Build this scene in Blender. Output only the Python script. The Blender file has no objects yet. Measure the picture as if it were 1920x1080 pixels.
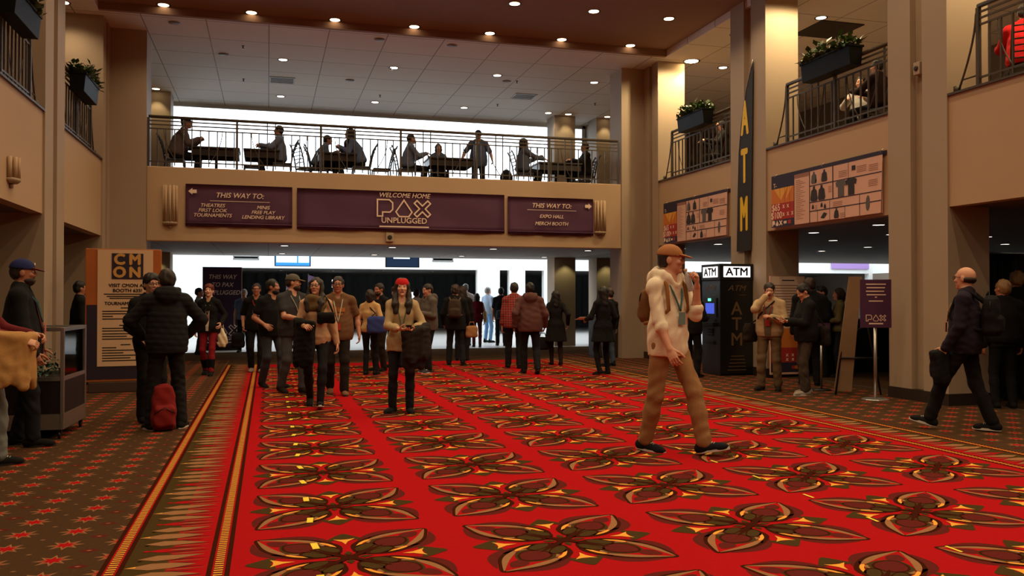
import bpy, math, random
import numpy as np
from math import pi, sin, cos, radians as R, atan2, sqrt
random.seed(7); rng = np.random.RandomState(7)
C = bpy.context.scene.collection
scene = bpy.context.scene
# ---------------------------------------------------------------- camera
FPX, YAW, PIT, CH = 1611.3, .2766, .0121, 1.45
cam = bpy.data.cameras.new('camera'); cam_o = bpy.data.objects.new('camera', cam); C.objects.link(cam_o)
cam_o.location = (0, 0, CH); cam_o.rotation_euler = (pi/2 + PIT, 0, -YAW)
cam.sensor_width = 36; cam.lens = 36*FPX/1920; cam.clip_end = 300; cam.clip_start = .05
scene.camera = cam_o
# ---------------------------------------------------------------- view, world
scene.view_settings.view_transform = 'Standard'; scene.view_settings.look = 'None'
scene.view_settings.gamma = 1; scene.view_settings.exposure = 0.0
scene.view_settings.use_curve_mapping = False
world = bpy.data.worlds.new('overcast_sky'); scene.world = world; world.use_nodes = True
bg = world.node_tree.nodes['Background']; bg.inputs[0].default_value = (.80, .91, 1, 1); bg.inputs[1].default_value = 3.8
scene.cycles.max_bounces = 7; scene.cycles.diffuse_bounces = 4; scene.cycles.glossy_bounces = 3
scene.cycles.transparent_max_bounces = 8; scene.cycles.caustics_reflective = False; scene.cycles.caustics_refractive = False
scene.cycles.sample_clamp_indirect = 3
# ---------------------------------------------------------------- ceiling lamps (visible fittings and their spots, added pillar spots)
WARM = (1, .74, .45)
HALLP, BALCP, LOWP, COLP, SPOTP, GALP = 66, 30, 9, 24, 110, 42
def spot(x, y, z, p, col=WARM, ang=140, blend=.8, r=.06):
    l = bpy.data.lights.new('lamp_spot', 'SPOT'); l.energy = p; l.color = col; l.spot_size = R(ang); l.spot_blend = blend
    l.shadow_soft_size = r
    o = bpy.data.objects.new('lamp_spot', l); C.objects.link(o); o.location = (x, y, z); return o
# ---------------------------------------------------------------- materials
MATS = {}
def srgb(c): return tuple((v/12.92 if v <= .04045 else ((v+.055)/1.055)**2.4) for v in [k/255 for k in c])
def mat(name, col, rough=.6, metal=0, nscale=0, namt=.15, bump=0, bscale=60, emit=0, spec=.5, sheen=0, lin=False):
    if name in MATS: return MATS[name]
    c = col if lin else srgb(col)
    m = bpy.data.materials.new(name); m.use_nodes = True; nt = m.node_tree; b = nt.nodes['Principled BSDF']
    b.inputs['Base Color'].default_value = (*c, 1); b.inputs['Roughness'].default_value = rough; b.inputs['Metallic'].default_value = metal
    b.inputs['Specular IOR Level'].default_value = spec
    if sheen: b.inputs['Sheen Weight'].default_value = sheen
    tc = nt.nodes.new('ShaderNodeTexCoord')
    if nscale:
        n = nt.nodes.new('ShaderNodeTexNoise'); n.inputs['Scale'].default_value = nscale; n.inputs['Detail'].default_value = 5
        nt.links.new(tc.outputs['Object'], n.inputs['Vector'])
        r = nt.nodes.new('ShaderNodeMixRGB'); r.blend_type = 'MIX'
        r.inputs[1].default_value = (*[v*(1-namt) for v in c], 1); r.inputs[2].default_value = (*[min(1, v*(1+namt)) for v in c], 1)
        nt.links.new(n.outputs['Fac'], r.inputs[0]); nt.links.new(r.outputs[0], b.inputs['Base Color'])
    if bump:
        n2 = nt.nodes.new('ShaderNodeTexNoise'); n2.inputs['Scale'].default_value = bscale; n2.inputs['Detail'].default_value = 4
        nt.links.new(tc.outputs['Object'], n2.inputs['Vector'])
        bp = nt.nodes.new('ShaderNodeBump'); bp.inputs['Strength'].default_value = bump; bp.inputs['Distance'].default_value = .01
        nt.links.new(n2.outputs['Fac'], bp.inputs['Height']); nt.links.new(bp.outputs[0], b.inputs['Normal'])
    if emit:
        b.inputs['Emission Color'].default_value = (*c, 1); b.inputs['Emission Strength'].default_value = emit
    MATS[name] = m; return m
def grid_mat(name, col, line, sx, sy, w=.006, rough=.8):
    m = mat(name, col, rough, nscale=3, namt=.05); nt = m.node_tree; b = nt.nodes['Principled BSDF']
    tc = nt.nodes.new('ShaderNodeTexCoord'); br = nt.nodes.new('ShaderNodeTexBrick')
    br.offset = 0; br.inputs['Scale'].default_value = 1; br.inputs['Brick Width'].default_value = sx; br.inputs['Row Height'].default_value = sy
    br.inputs['Mortar Size'].default_value = w; br.inputs['Color1'].default_value = (*srgb(col), 1); br.inputs['Color2'].default_value = (*[v*.97 for v in srgb(col)], 1)
    br.inputs['Mortar'].default_value = (*srgb(line), 1)
    nt.links.new(tc.outputs['Object'], br.inputs['Vector']); nt.links.new(br.outputs['Color'], b.inputs['Base Color']); return m
def plaid_mat(name):
    m = mat(name, (150, 25, 25), .85); nt = m.node_tree; b = nt.nodes['Principled BSDF']; tc = nt.nodes.new('ShaderNodeTexCoord')
    sp = nt.nodes.new('ShaderNodeSeparateXYZ'); nt.links.new(tc.outputs['Object'], sp.inputs[0])
    prev = None
    def stripe(out, per, duty):
        a = nt.nodes.new('ShaderNodeMath'); a.operation = 'MULTIPLY'; a.inputs[1].default_value = 1/per; nt.links.new(out, a.inputs[0])
        f = nt.nodes.new('ShaderNodeMath'); f.operation = 'FRACT'; nt.links.new(a.outputs[0], f.inputs[0])
        l = nt.nodes.new('ShaderNodeMath'); l.operation = 'LESS_THAN'; l.inputs[1].default_value = duty; nt.links.new(f.outputs[0], l.inputs[0]); return l.outputs[0]
    col = (*srgb((165, 28, 26)), 1)
    cur = nt.nodes.new('ShaderNodeRGB'); cur.outputs[0].default_value = col; cur = cur.outputs[0]
    for out, per, duty, c in ((sp.outputs[0], .05, .45, (70, 14, 14)), (sp.outputs[2], .05, .45, (80, 16, 16)), (sp.outputs[0], .05, .12, (180, 130, 120)), (sp.outputs[2], .05, .12, (180, 130, 120))):
        mx = nt.nodes.new('ShaderNodeMixRGB'); mx.inputs[2].default_value = (*srgb(c), 1)
        fac = nt.nodes.new('ShaderNodeMath'); fac.operation = 'MULTIPLY'; fac.inputs[1].default_value = .7; nt.links.new(stripe(out, per, duty), fac.inputs[0])
        nt.links.new(fac.outputs[0], mx.inputs[0]); nt.links.new(cur, mx.inputs[1]); cur = mx.outputs[0]
    nt.links.new(cur, b.inputs['Base Color']); return m
def glass_mat(name, tint=(1, 1, 1), gloss=.08):
    m = bpy.data.materials.new(name); m.use_nodes = True; nt = m.node_tree; nt.nodes.remove(nt.nodes['Principled BSDF'])
    t = nt.nodes.new('ShaderNodeBsdfTransparent'); t.inputs[0].default_value = (*tint, 1)
    g = nt.nodes.new('ShaderNodeBsdfGlossy'); g.inputs['Roughness'].default_value = .02
    x = nt.nodes.new('ShaderNodeMixShader'); f = nt.nodes.new('ShaderNodeFresnel'); f.inputs[0].default_value = 1.35
    nt.links.new(f.outputs[0], x.inputs[0]); nt.links.new(t.outputs[0], x.inputs[1]); nt.links.new(g.outputs[0], x.inputs[2])
    nt.links.new(x.outputs[0], nt.nodes['Material Output'].inputs[0]); MATS[name] = m; return m
WALL = mat('painted_wall', (190, 160, 126), .75, nscale=1.2, namt=.05, bump=.04, bscale=90)
WALL2 = mat('pillar_plaster', (172, 152, 128), .7, nscale=1.5, namt=.06, bump=.05, bscale=70)
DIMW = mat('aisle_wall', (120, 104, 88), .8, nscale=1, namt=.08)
CEILH = mat('hall_ceiling', (150, 118, 98), .85, nscale=1.5, namt=.06)
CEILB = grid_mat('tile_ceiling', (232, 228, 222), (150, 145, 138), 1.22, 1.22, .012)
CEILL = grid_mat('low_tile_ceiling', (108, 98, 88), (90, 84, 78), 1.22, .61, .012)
SKIRT = mat('dark_skirting', (44, 30, 22), .6, nscale=4)
WHITEW = mat('white_wall', (246, 246, 243), .7, nscale=1, namt=.02)
BLACKD = mat('black_drape', (14, 14, 15), .95, nscale=6, namt=.3)
RAILM = mat('rail_bronze', (82, 72, 60), .5, .35, nscale=8, namt=.15)
# ---------------------------------------------------------------- mesh helpers
class MB:
    def __init__(s): s.v, s.f, s.m = [], [], []
    def poly(s, pts, m=0):
        b = len(s.v); s.v += [tuple(p) for p in pts]; s.f.append(tuple(range(b, b+len(pts)))); s.m.append(m)
    def box(s, x0, x1, y0, y1, z0, z1, m=0):
        b = len(s.v); s.v += [(x, y, z) for z in (z0, z1) for y in (y0, y1) for x in (x0, x1)]
        for q in ((0, 2, 3, 1), (4, 5, 7, 6), (0, 1, 5, 4), (2, 6, 7, 3), (0, 4, 6, 2), (1, 3, 7, 5)): s.f.append(tuple(b+i for i in q)); s.m.append(m)
    def prism(s, pts, fn, a, b2, m=0):
        """pts 2D outline, fn(u,v,w)->xyz, extruded from w=a to w=b2"""
        n = len(pts); b = len(s.v)
        s.v += [fn(u, v, a) for u, v in pts] + [fn(u, v, b2) for u, v in pts]
        s.f.append(tuple(range(b+n-1, b-1, -1))); s.f.append(tuple(range(b+n, b+2*n))); s.m += [m, m]
        for i in range(n):
            j = (i+1) % n; s.f.append((b+i, b+j, b+n+j, b+n+i)); s.m.append(m)
    def tube(s, pts, r, n=8, m=0, closed=False):
        P = [np.array(p, float) for p in pts]; k = len(P); b = len(s.v); prev = None
        for i in range(k):
            if closed: t = P[(i+1) % k]-P[i-1]
            else: t = P[min(i+1, k-1)]-P[max(i-1, 0)]
            t = t/(np.linalg.norm(t)+1e-9)
            if prev is None:
                a = np.array([0, 0, 1.]) if abs(t[2]) < .9 else np.array([1., 0, 0])
                u = np.cross(t, a)
            else: u = prev-t*np.dot(prev, t)
            u /= np.linalg.norm(u)+1e-9; prev = u; w = np.cross(t, u); rr = r[i] if hasattr(r, '__len__') else r
            for j in range(n):
                an = 2*pi*j/n; s.v.append(tuple(P[i]+rr*(cos(an)*u+sin(an)*w)))
        for i in range(k if closed else k-1):
            i2 = (i+1) % k
            for j in range(n):
                j2 = (j+1) % n; s.f.append((b+i*n+j, b+i*n+j2, b+i2*n+j2, b+i2*n+j)); s.m.append(m)
        if not closed:
            s.f.append(tuple(b+j for j in range(n-1, -1, -1))); s.f.append(tuple(b+(k-1)*n+j for j in range(n))); s.m += [m, m]
    def lathe(s, prof, c=(0, 0, 0), n=20, m=0):
        b = len(s.v); k = len(prof)
        for r, z in prof:
            for j in range(n): s.v.append((c[0]+r*cos(2*pi*j/n), c[1]+r*sin(2*pi*j/n), c[2]+z))
        for i in range(k-1):
            for j in range(n):
                j2 = (j+1) % n; s.f.append((b+i*n+j, b+i*n+j2, b+(i+1)*n+j2, b+(i+1)*n+j)); s.m.append(m)
        s.f.append(tuple(b+j for j in range(n-1, -1, -1))); s.f.append(tuple(b+(k-1)*n+j for j in range(n))); s.m += [m, m]
    def ell(s, c, r, nu=16, nv=10, m=0):
        s.lathe([(max(1e-4, sin(pi*i/nv)), -cos(pi*i/nv)) for i in range(nv+1)], (0, 0, 0), nu, m)
        k = nu*(nv+1)
        for i in range(len(s.v)-k, len(s.v)): x, y, z = s.v[i]; s.v[i] = (c[0]+x*r[0], c[1]+y*r[1], c[2]+z*r[2])
    def xf(s, fn): s.v = [tuple(fn(*p)) for p in s.v]; return s
    def build(s, name, mats, parent=None, smooth=False, bevel=0):
        if not isinstance(mats, (list, tuple)): mats = [mats]
        me = bpy.data.meshes.new(name); me.from_pydata(s.v, [], s.f)
        for mm in mats: me.materials.append(mm)
        if any(s.m): me.polygons.foreach_set('material_index', s.m)
        if smooth: me.polygons.foreach_set('use_smooth', [True]*len(s.f))
        o = bpy.data.objects.new(name, me); C.objects.link(o)
        if parent is not None: o.parent = parent
        if bevel:
            bv = o.modifiers.new('bevel', 'BEVEL'); bv.width = bevel; bv.segments = 2; bv.limit_method = 'ANGLE'
        return o
def tag(o, label, cat, group=None, kind=None):
    o['label'] = label; o['category'] = cat
    if group: o['group'] = group
    if kind: o['kind'] = kind
    return o
def thing(name, label, cat, loc=(0, 0, 0), rz=0, group=None):
    o = bpy.data.objects.new(name, None); C.objects.link(o); o.location = loc; o.rotation_euler = (0, 0, rz); o.empty_display_size = .1
    return tag(o, label, cat, group)
def struct(o): o['kind'] = 'structure'; return o
def dup(root, loc, rz=0, label=None, group=None):
    r = root.copy(); C.objects.link(r); r.location = loc; r.rotation_euler = (0, 0, rz)
    if label: r['label'] = label
    if group: r['group'] = group
    for ch in list(root.children):
        c = ch.copy(); C.objects.link(c); c.parent = r
        for g in list(ch.children):
            d = g.copy(); C.objects.link(d); d.parent = c
    return r
def sbox(name, x0, x1, y0, y1, z0, z1, m, bevel=0):
    b = MB(); b.box(x0, x1, y0, y1, z0, z1); return struct(b.build(name, m, bevel=bevel))
def text_mesh(txt, size, bold=0, shear=0, align='CENTER', sx=1, line=1):
    cu = bpy.data.curves.new('lettering', 'FONT'); cu.body = txt; cu.size = size; cu.shear = shear; cu.align_x = align; cu.align_y = 'CENTER'; cu.space_line = line
    cu.resolution_u = 3; cu.extrude = .002
    o = bpy.data.objects.new('lettering', cu); C.objects.link(o)
    dg = bpy.context.evaluated_depsgraph_get(); me = bpy.data.meshes.new_from_object(o.evaluated_get(dg))
    v = [tuple(p.co) for p in me.vertices]; f = [tuple(p.vertices) for p in me.polygons]
    bpy.data.objects.remove(o); bpy.data.curves.remove(cu); bpy.data.meshes.remove(me)
    return [(x*sx, y, z) for x, y, z in v], f
def put_text(mb, txt, u, v, size, m=0, w=0, **k):
    """adds text into mb in the panel plane: (u, v) centre, extruded to w"""
    V, F = text_mesh(txt, size, **k); d = k.get('bold', 0)*size
    for i, (du, dv) in enumerate(((-d, 0), (d, 0), (0, -d), (0, d), (-d*.7, -d*.7), (d*.7, d*.7)) if d else ((0, 0),)):
        b = len(mb.v); mb.v += [(x+u+du, y+v+dv, z+w+.0002*i) for x, y, z in V]; mb.f += [tuple(b+i for i in q) for q in F]; mb.m += [m]*len(F)
def strip2(mb, u0, u1, v0, v1, w, m=0): mb.poly([(u0, v0, w), (u1, v0, w), (u1, v1, w), (u0, v1, w)], m)
def stroke(mb, pts, wd, w, m=0, closed=True):
    n = len(pts); P = [np.array(p, float) for p in pts]; L = []
    for i in range(n):
        a, b, c = P[i-1], P[i], P[(i+1) % n]; d1 = (b-a)/np.linalg.norm(b-a); d2 = (c-b)/np.linalg.norm(c-b)
        nn = np.array([-(d1+d2)[1], (d1+d2)[0]]); nn /= np.linalg.norm(nn)+1e-9; k = 1/max(.4, abs(nn @ np.array([-d1[1], d1[0]])))
        L.append((b+nn*wd/2*k, b-nn*wd/2*k))
    for i in range(n):
        j = (i+1) % n; mb.poly([(*L[i][0], w), (*L[i][1], w), (*L[j][1], w), (*L[j][0], w)], m)
def logo(mb, u, v, h, w, m=0, wd=.07, solid=False):
    """row of three outline shapes: a square-shouldered P, a pointed drop and a cut X"""
    p = [(0, 0), (0, 1), (.78, 1), (1, .82), (1, .42), (.82, .25), (.34, .25), (.34, 0)]
    a = [(.5, 1), (1, .28), (.8, 0), (.2, 0), (0, .28)]
    x = [(.0, .83), (.17, 1), (.5, .68), (.83, 1), (1, .83), (.68, .5), (1, .17), (.83, 0), (.5, .32), (.17, 0), (0, .17), (.32, .5)]
    for i, (s, wdt) in enumerate(((p, .92), (a, .98), (x, 1.0))):
        pts = [(u+(i-1.5)*1.12*h+q[0]*h*wdt+.05*h, v+(q[1]-.5)*h) for q in s]
        if solid: mb.poly([(*q, w) for q in pts], m)
        else: stroke(mb, pts, wd*h, w, m)
# ================================================================ the setting
XL, XR, YB = -3.18, 8.86, 19.31
ZU, ZF, ZT, ZC, ZH = 2.70, 4.10, 4.22, 7.05, 7.2
# ---------------------------------------------------------------- floor: woven carpet, one mesh
CB = mat('carpet_brown', (78, 57, 40), .95, spec=0, nscale=40, namt=.25, bump=.3, bscale=400)
CRED = mat('carpet_red', (172, 26, 30), .95, spec=0, nscale=30, namt=.10, bump=.3, bscale=400)
CTAN = mat('carpet_tan', (150, 108, 74), .95, spec=0, nscale=40, namt=.12)
CGOLD = mat('carpet_gold', (236, 168, 70), .95, spec=0, nscale=40, namt=.1)
COLV = mat('carpet_olive', (72, 57, 32), .95, spec=0, nscale=40, namt=.15)
CMAR = mat('carpet_maroon', (96, 38, 34), .95, spec=0, nscale=40, namt=.15)
CDRK = mat('carpet_dark', (62, 28, 18), .95, spec=0, nscale=40, namt=.15)
TILE = mat('pale_terrazzo', (178, 172, 166), .35, nscale=30, namt=.12)
fl = MB(); EPS = .0005
def fp(pts, lev, m): fl.poly([(x, y, lev*EPS) for x, y in pts], m)
def cr(pts, n=5):
    """closed smooth outline through pts (Catmull-Rom)"""
    out = []; k = len(pts)
    for i in range(k):
        p0, p1, p2, p3 = [np.array(pts[(i+j) % k], float) for j in (-1, 0, 1, 2)]
        for t in np.linspace(0, 1, n, endpoint=False):
            out.append(tuple(.5*((2*p1)+(-p0+p2)*t+(2*p0-5*p1+4*p2-p3)*t*t+(-p0+3*p1-3*p2+p3)*t**3)))
    return out
fp([(-10, -8), (27, -8), (27, 24.4), (-10, 24.4)], 0, 0)
fp([(-10, 24.4), (27, 24.4), (27, 46), (-10, 46)], 0, 7)
RX0, RX1, RY0, RY1 = -.24, 6.20, -3, 19.6
fp([(RX0, RY0), (RX1, RY0), (RX1, RY1), (RX0, RY1)], 1, 1)
shapes = []                                        # (level, material, outline) of one medallion about its centre
def pet(lev, m, half, smooth=True, mirror=True):
    o = half + [(s, -t) for s, t in reversed(half) if t > 1e-6] if mirror else half
    shapes.append((lev, m, cr(o, 4) if smooth else o))
def both(lev, m, pts, smooth=True):
    for sg in (1, -1):
        q = [(s, sg*t) for s, t in pts]
        if sg < 0: q = q[::-1]
        shapes.append((lev, m, cr(q, 4) if smooth else q))
both(2, 5, [(.27, .17), (.38, .225), (.50, .225), (.60, .165), (.68, .06), (.58, .12), (.45, .17)])      # maroon shadow leaves
pet(3, 6, [(.07, 0), (.10, .04), (.14, .105), (.20, .158), (.28, .18), (.40, .18), (.52, .150), (.63, .085), (.725, 0)])
pet(4, 1, [(.12, 0), (.15, .05), (.2, .115), (.28, .15), (.40, .152), (.52, .122), (.62, .066), (.695, 0)])
pet(4.5, 4, [(.16, 0), (.2, .085), (.28, .12), (.36, .125), (.44, .09), (.50, .03), (.51, 0)])
both(5, 2, [(.345, .152), (.44, .148), (.53, .12), (.62, .066), (.705, .004), (.62, .038), (.53, .075), (.44, .104), (.36, .128)])
both(5, 3, [(.17, .09), (.2, .12), (.27, .149), (.335, .152), (.34, .132), (.27, .125), (.21, .10)])
pet(5, 6, [(.26, 0), (.29, .07), (.35, .098), (.42, .085), (.475, .04), (.49, 0)])
pet(6, 5, [(.275, 0), (.30, .06), (.35, .084), (.41, .074), (.46, .035), (.475, 0)])
pet(6, 5, [(.49, 0), (.505, .042), (.56, .05), (.61, .022), (.625, 0)])
both(5, 6, [(.10, .05), (.15, .105), (.22, .118), (.285, .10), (.29, .05), (.21, .018), (.13, .016)])
both(6, 4, [(.125, .055), (.16, .092), (.22, .104), (.27, .09), (.275, .05), (.21, .03), (.15, .03)])
both(6, 2, [(.285, .095), (.315, .108), (.34, .12), (.315, .128), (.29, .122)])
pet(7, 6, [(0, .022), (.1, .02), (.28, .008), (.30, 0)], False)
MED = []
for a in (45, 135, 225, 315):
    ca, sa = cos(R(a)), sin(R(a))
    MED += [(l, m, [(s*ca-t*sa, s*sa+t*ca) for s, t in o]) for l, m, o in shapes]
shapes = []
both(3, 6, [(.03, .0), (.1, .05), (.22, .055), (.30, .095), (.42, .16), (.40, .175), (.28, .115), (.2, .075), (.09, .07)])
pet(4, 4, [(.425, 0), (.405, .05), (.40, .10), (.43, .105), (.49, .065), (.56, 0)])
pet(5, 3, [(.295, 0), (.36, .018), (.43, .07), (.415, .03), (.412, 0)], False)
pet(6, 4, [(.05, 0), (.085, .026), (.135, 0)], False)
for a in (0, 90, 180, 270):
    ca, sa = cos(R(a)), sin(R(a)); k = 1 if a % 180 == 0 else .93
    MED += [(l, m, [((s*ca-t*sa)*k, (s*sa+t*ca)*k) for s, t in o]) for l, m, o in shapes]
MED.append((8, 6, [(.05*cos(2*pi*i/14), .05*sin(2*pi*i/14)) for i in range(14)]))
for i in range(5):
    for j in range(-3, 12):
        cx, cy = .444+1.268*i, 4.889+1.217*j
        for l, m, o in MED: fp([(cx+x, cy+y*.955) for x, y in o], l, m)
def border(x0, sg):
    """stripe, feather band, stripe; x0 = edge of the red field, sg = direction outward"""
    X = lambda d: x0+sg*d
    def q(d0, d1, y0, y1, lev, m):
        a, b = sorted((X(d0), X(d1))); fp([(a, y0), (b, y0), (b, y1), (a, y1)], lev, m)
    for base in (0, .55):
        q(base-.06, base+.06, RY0, RY1, 2, 6); q(base-.033, base+.033, RY0, RY1, 3, 1); q(base-.024, base+.024, RY0, RY1, 4, 5)
        y = RY0
        while y < RY1: q(base-.023, base+.023, y, y+.018, 5, 3); y += .04
    q(.06, .49, RY0, RY1, 2, 4); q(.06, .27, RY0, RY1, 3, 1)
    y = RY0+.1; per = .152; n = 0
    def P(pts, lev, m):
        o = [(X(d), yy) for d, yy in pts]; o = o if sg > 0 else o[::-1]; fp(o, lev, m)
    while y < RY1:
        k = n % 4
        P([(.24, y-.075), (.24, y+.075), (.36 if k != 2 else .41, y)], 4, 1)
        for dy in (-.038, .038): P([(.075 if dy < 0 else .11, y+dy), (.25, y+dy-.017), (.33, y+dy), (.25, y+dy+.017)], 5, 5)
        if k == 0: P([(.12, y), (.25, y-.05), (.36, y-.058), (.485, y), (.36, y+.058), (.25, y+.05)], 6, 2); P([(.43, y-.004), (.488, y), (.43, y+.02)], 7, 3)
        elif k == 1: P([(.09, y+.03), (.24, y-.035), (.34, y-.05), (.44, y), (.34, y+.055)], 6, 2)
        elif k == 2: P([(.39, y), (.41, y-.02), (.435, y), (.41, y+.02)], 6, 1); P([(.08, y), (.22, y-.012), (.30, y), (.22, y+.012)], 6, 2)
        else: P([(.09, y-.03), (.24, y+.035), (.34, y+.05), (.44, y), (.34, y-.055)], 6, 2)
        P([(.07, y+per/2), (.2, y+per/2-.006), (.3, y+per/2), (.2, y+per/2+.006)], 6, 2)
        y += per; n += 1
border(-.25, -1); border(6.21, 1)
star = lambda r1, r2: [((r1 if i % 2 == 0 else r2)*cos(pi*i/8+pi/8*0), (r1 if i % 2 == 0 else r2)*sin(pi*i/8)) for i in range(16)]
S1, S2 = star(.105, .048), star(.072, .032)
for x0, n in ((-.83, -8), (7.13, 7)):
    for i in range(abs(n)):
        x = x0+(.31 if n > 0 else -.31)*i
        for j in range(60):
            y = 2.8+.31*j-(.0)
            if y > 21.5: break
            cut = -.865 if n < 0 else None
            def clip(o): return [(min(px, -.86) if n < 0 else max(px, 7.02-.18), py) for px, py in o]
            fp(clip([(x+a, y+b) for a, b in S1]), 2, 2); fp(clip([(x+a, y+b) for a, b in S2]), 3, 1)
            fp([(x+.155-.018, y+.155), (x+.155, y+.155-.01), (x+.155+.018, y+.155), (x+.155, y+.155+.01)], 2, 2)
            if i % 2 == 0: fp([(x-.155-.06, y+.155), (x-.155, y+.155-.04), (x-.155+.06, y+.155), (x-.155, y+.155+.04)], 1, 5)
floor = struct(fl.build('floor', [CB, CRED, CTAN, CGOLD, COLV, CMAR, CDRK, TILE]))
# ---------------------------------------------------------------- walls, spandrels, columns, slabs
COLY = [(18.5, 19.31), (13.95, 15.2), (9.55, 10.7), (5.2, 6.4), (.9, 2.1), (-3.4, -2.2)]
for side, X0, sg in (('left', XL, -1), ('right', XR, 1)):
    for k, (a, b) in enumerate(COLY):
        # column with a recessed groove in its hall face, running through both storeys
        o = [(-.03, a), (-.03, a+(b-a)*.40), (.07, a+(b-a)*.40), (.07, a+(b-a)*.60), (-.03, a+(b-a)*.60), (-.03, b), (.66, b), (.66, a)]
        mb = MB(); pts = [(X0+sg*u, v) for u, v in o]
        if sg < 0: pts = pts[::-1]
        mb.prism(pts, lambda u, v, w: (u, v, w), 0, ZC+.3); struct(mb.build('column', WALL2))
        mb = MB(); x = sorted((X0+sg*-.045, X0+sg*.68)); mb.box(x[0], x[1], a-.015, b+.015, 0, .16); struct(mb.build('baseboard_'+side, SKIRT))
    for k in range(len(COLY)):
        a = COLY[k+1][1] if k+1 < len(COLY) else -8; b = COLY[k][0]
        x = sorted((X0, X0+sg*.18)); sbox('wall_'+side, x[0], x[1], a, b, ZU-.01, ZT-.03, WALL)
        x = sorted((X0-sg*.03, X0+sg*.21)); sbox('trim_'+side, x[0], x[1], a, b, ZT-.03, ZT, RAILM)
# galleries
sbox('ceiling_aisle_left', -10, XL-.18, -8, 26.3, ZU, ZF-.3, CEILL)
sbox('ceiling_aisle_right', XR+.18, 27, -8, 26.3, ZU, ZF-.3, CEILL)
sbox('ceiling_under_balcony', XL-.18, XR+.18, YB+.18, 26.3, ZU, ZF-.3, grid_mat('balcony_soffit_tiles', (158, 150, 144), (120, 114, 108), 1.22, .61, .012))  # lighter copy of the low ceiling tiles, bounced light put into the colour
CARP = mat('gallery_carpet', (150, 126, 106), .95, nscale=30, namt=.2)  # carpet colour raised so the unseen upper floors bounce light upward
sbox('floor_gallery_left', -10, XL-.18, -8, 26.3, ZF-.3, ZF, CARP)
sbox('floor_gallery_right', XR+.18, 27, -8, 26.3, ZF-.3, ZF, CARP)
sbox('floor_balcony', XL-.18, XR+.18, YB+.18, 26.3, ZF-.3, ZF, CARP)
sbox('wall_balcony_front', -2.45, 8.24, YB, YB+.19, ZU-.05, ZT, WALL, .02)
sbox('column', -3.21, -2.45, YB-.02, YB+.72, 0, ZC+.3, WALL2)
sbox('column', 8.24, 8.86, YB-.02, YB+.72, 0, ZC+.3, WALL2)
sbox('ceiling_hall', XL, XR, -8, 18.1, ZH, ZH+.2, CEILH)
sbox('ceiling_hall_step', XL, XR, 18.1, 18.2, ZC, ZH+.2, CEILH)
sbox('ceiling_balcony', XL, XR, 18.2, 26.3, ZC, ZC+.3, CEILB)
sbox('ceiling_gallery_left', -10, XL, -8, 26.3, ZC, ZC+.3, CEILB)
sbox('ceiling_gallery_right', XR, 27, -8, 26.3, ZC, ZC+.3, CEILB)
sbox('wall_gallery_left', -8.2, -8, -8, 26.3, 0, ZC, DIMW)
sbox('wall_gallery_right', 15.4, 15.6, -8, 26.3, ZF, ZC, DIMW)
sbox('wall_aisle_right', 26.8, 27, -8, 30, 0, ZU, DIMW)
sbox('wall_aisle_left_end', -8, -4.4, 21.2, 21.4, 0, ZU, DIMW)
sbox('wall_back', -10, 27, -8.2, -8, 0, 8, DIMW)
# back columns on both storeys
for x0, x1 in ((-3.25, -2.55), (8.40, 9.08), (9.78, 10.4)):
    sbox('column', x0, x1, 24.85, 25.55, 0, ZC, WALL2)
sbox('wall_balcony_left', -3.4, -3.2, 20.0, 26.3, ZF, ZC, WALL2)
sbox('wall_balcony_right', 9.9, 10.0, 25.2, 26.3, ZF, ZC, WALL2)
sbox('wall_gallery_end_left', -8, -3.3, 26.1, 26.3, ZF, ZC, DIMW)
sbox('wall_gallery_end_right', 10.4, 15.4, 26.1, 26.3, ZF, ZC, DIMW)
sbox('wall_under_balcony_left', -3.5, -3.25, 22.4, 26.3, 0, ZU, WALL2)
# balcony window
GLASS = glass_mat('clear_glass', (1, 1, 1))
FRAME = mat('pale_frame', (205, 205, 200), .5)
wb = MB()
for a in ((-3.2, 9.9, 26.16, 26.24, ZF, ZF+.12), (-3.2, 9.9, 26.16, 26.24, ZC-.1, ZC), (-3.2, -3.1, 26.16, 26.24, ZF, ZC), (9.8, 9.9, 26.16, 26.24, ZF, ZC)): wb.box(*a)
win = struct(wb.build('window_1', FRAME)); pb = MB(); pb.box(-3.1, 9.8, 26.19, 26.205, ZF+.12, ZC-.1); pb.build('glass_pane', GLASS, win)
wr = MB()
for z in (4.38, 4.55): wr.tube([(-3.1, 26.02, z), (9.8, 26.02, z)], .012, 6)
wr.build('window_guard_rail', FRAME, win)
# atrium beyond: far white wall with openings into a dark hall
FY = 33.8; fw = MB()
for a in ((-10, -2.34, 0, 2.6), (8.14, 9.08, 0, 2.6), (9.48, 10.16, 0, 2.6), (10.97, 12.2, 0, 2.6), (26.8, 27, 0, 2.6)): fw.box(a[0], a[1], FY, FY+.3, a[2], a[3])
fw.box(-10, 27, FY, FY+.3, 2.6, 4.6); struct(fw.build('wall_atrium', WHITEW))
sbox('ceiling_far_room', -10, 27, FY+.3, 43, 2.6, 2.8, mat('far_ceiling', (84, 84, 82), .8))
dm = MB(); n = 240
pts = [(-10+37*i/n, 41.5+.08*sin(i*1.9)) for i in range(n+1)]
for i in range(n): dm.poly([(*pts[i], 0), (*pts[i+1], 0), (*pts[i+1], 2.6), (*pts[i], 2.6)])
struct(dm.build('wall_far_room', mat('far_drape', (58, 62, 62), .95, nscale=6, namt=.2), smooth=True))
sbox('wall_far_side_left', -10.2, -10, 26.3, 43, 0, 4.6, WHITEW); sbox('wall_far_side_right', 27, 27.2, 26.3, 43, 2.6, 4.6, WHITEW); sbox('wall_far_side_right', 27, 27.2, 26.3, 43, 0, 2.6, DIMW)
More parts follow.
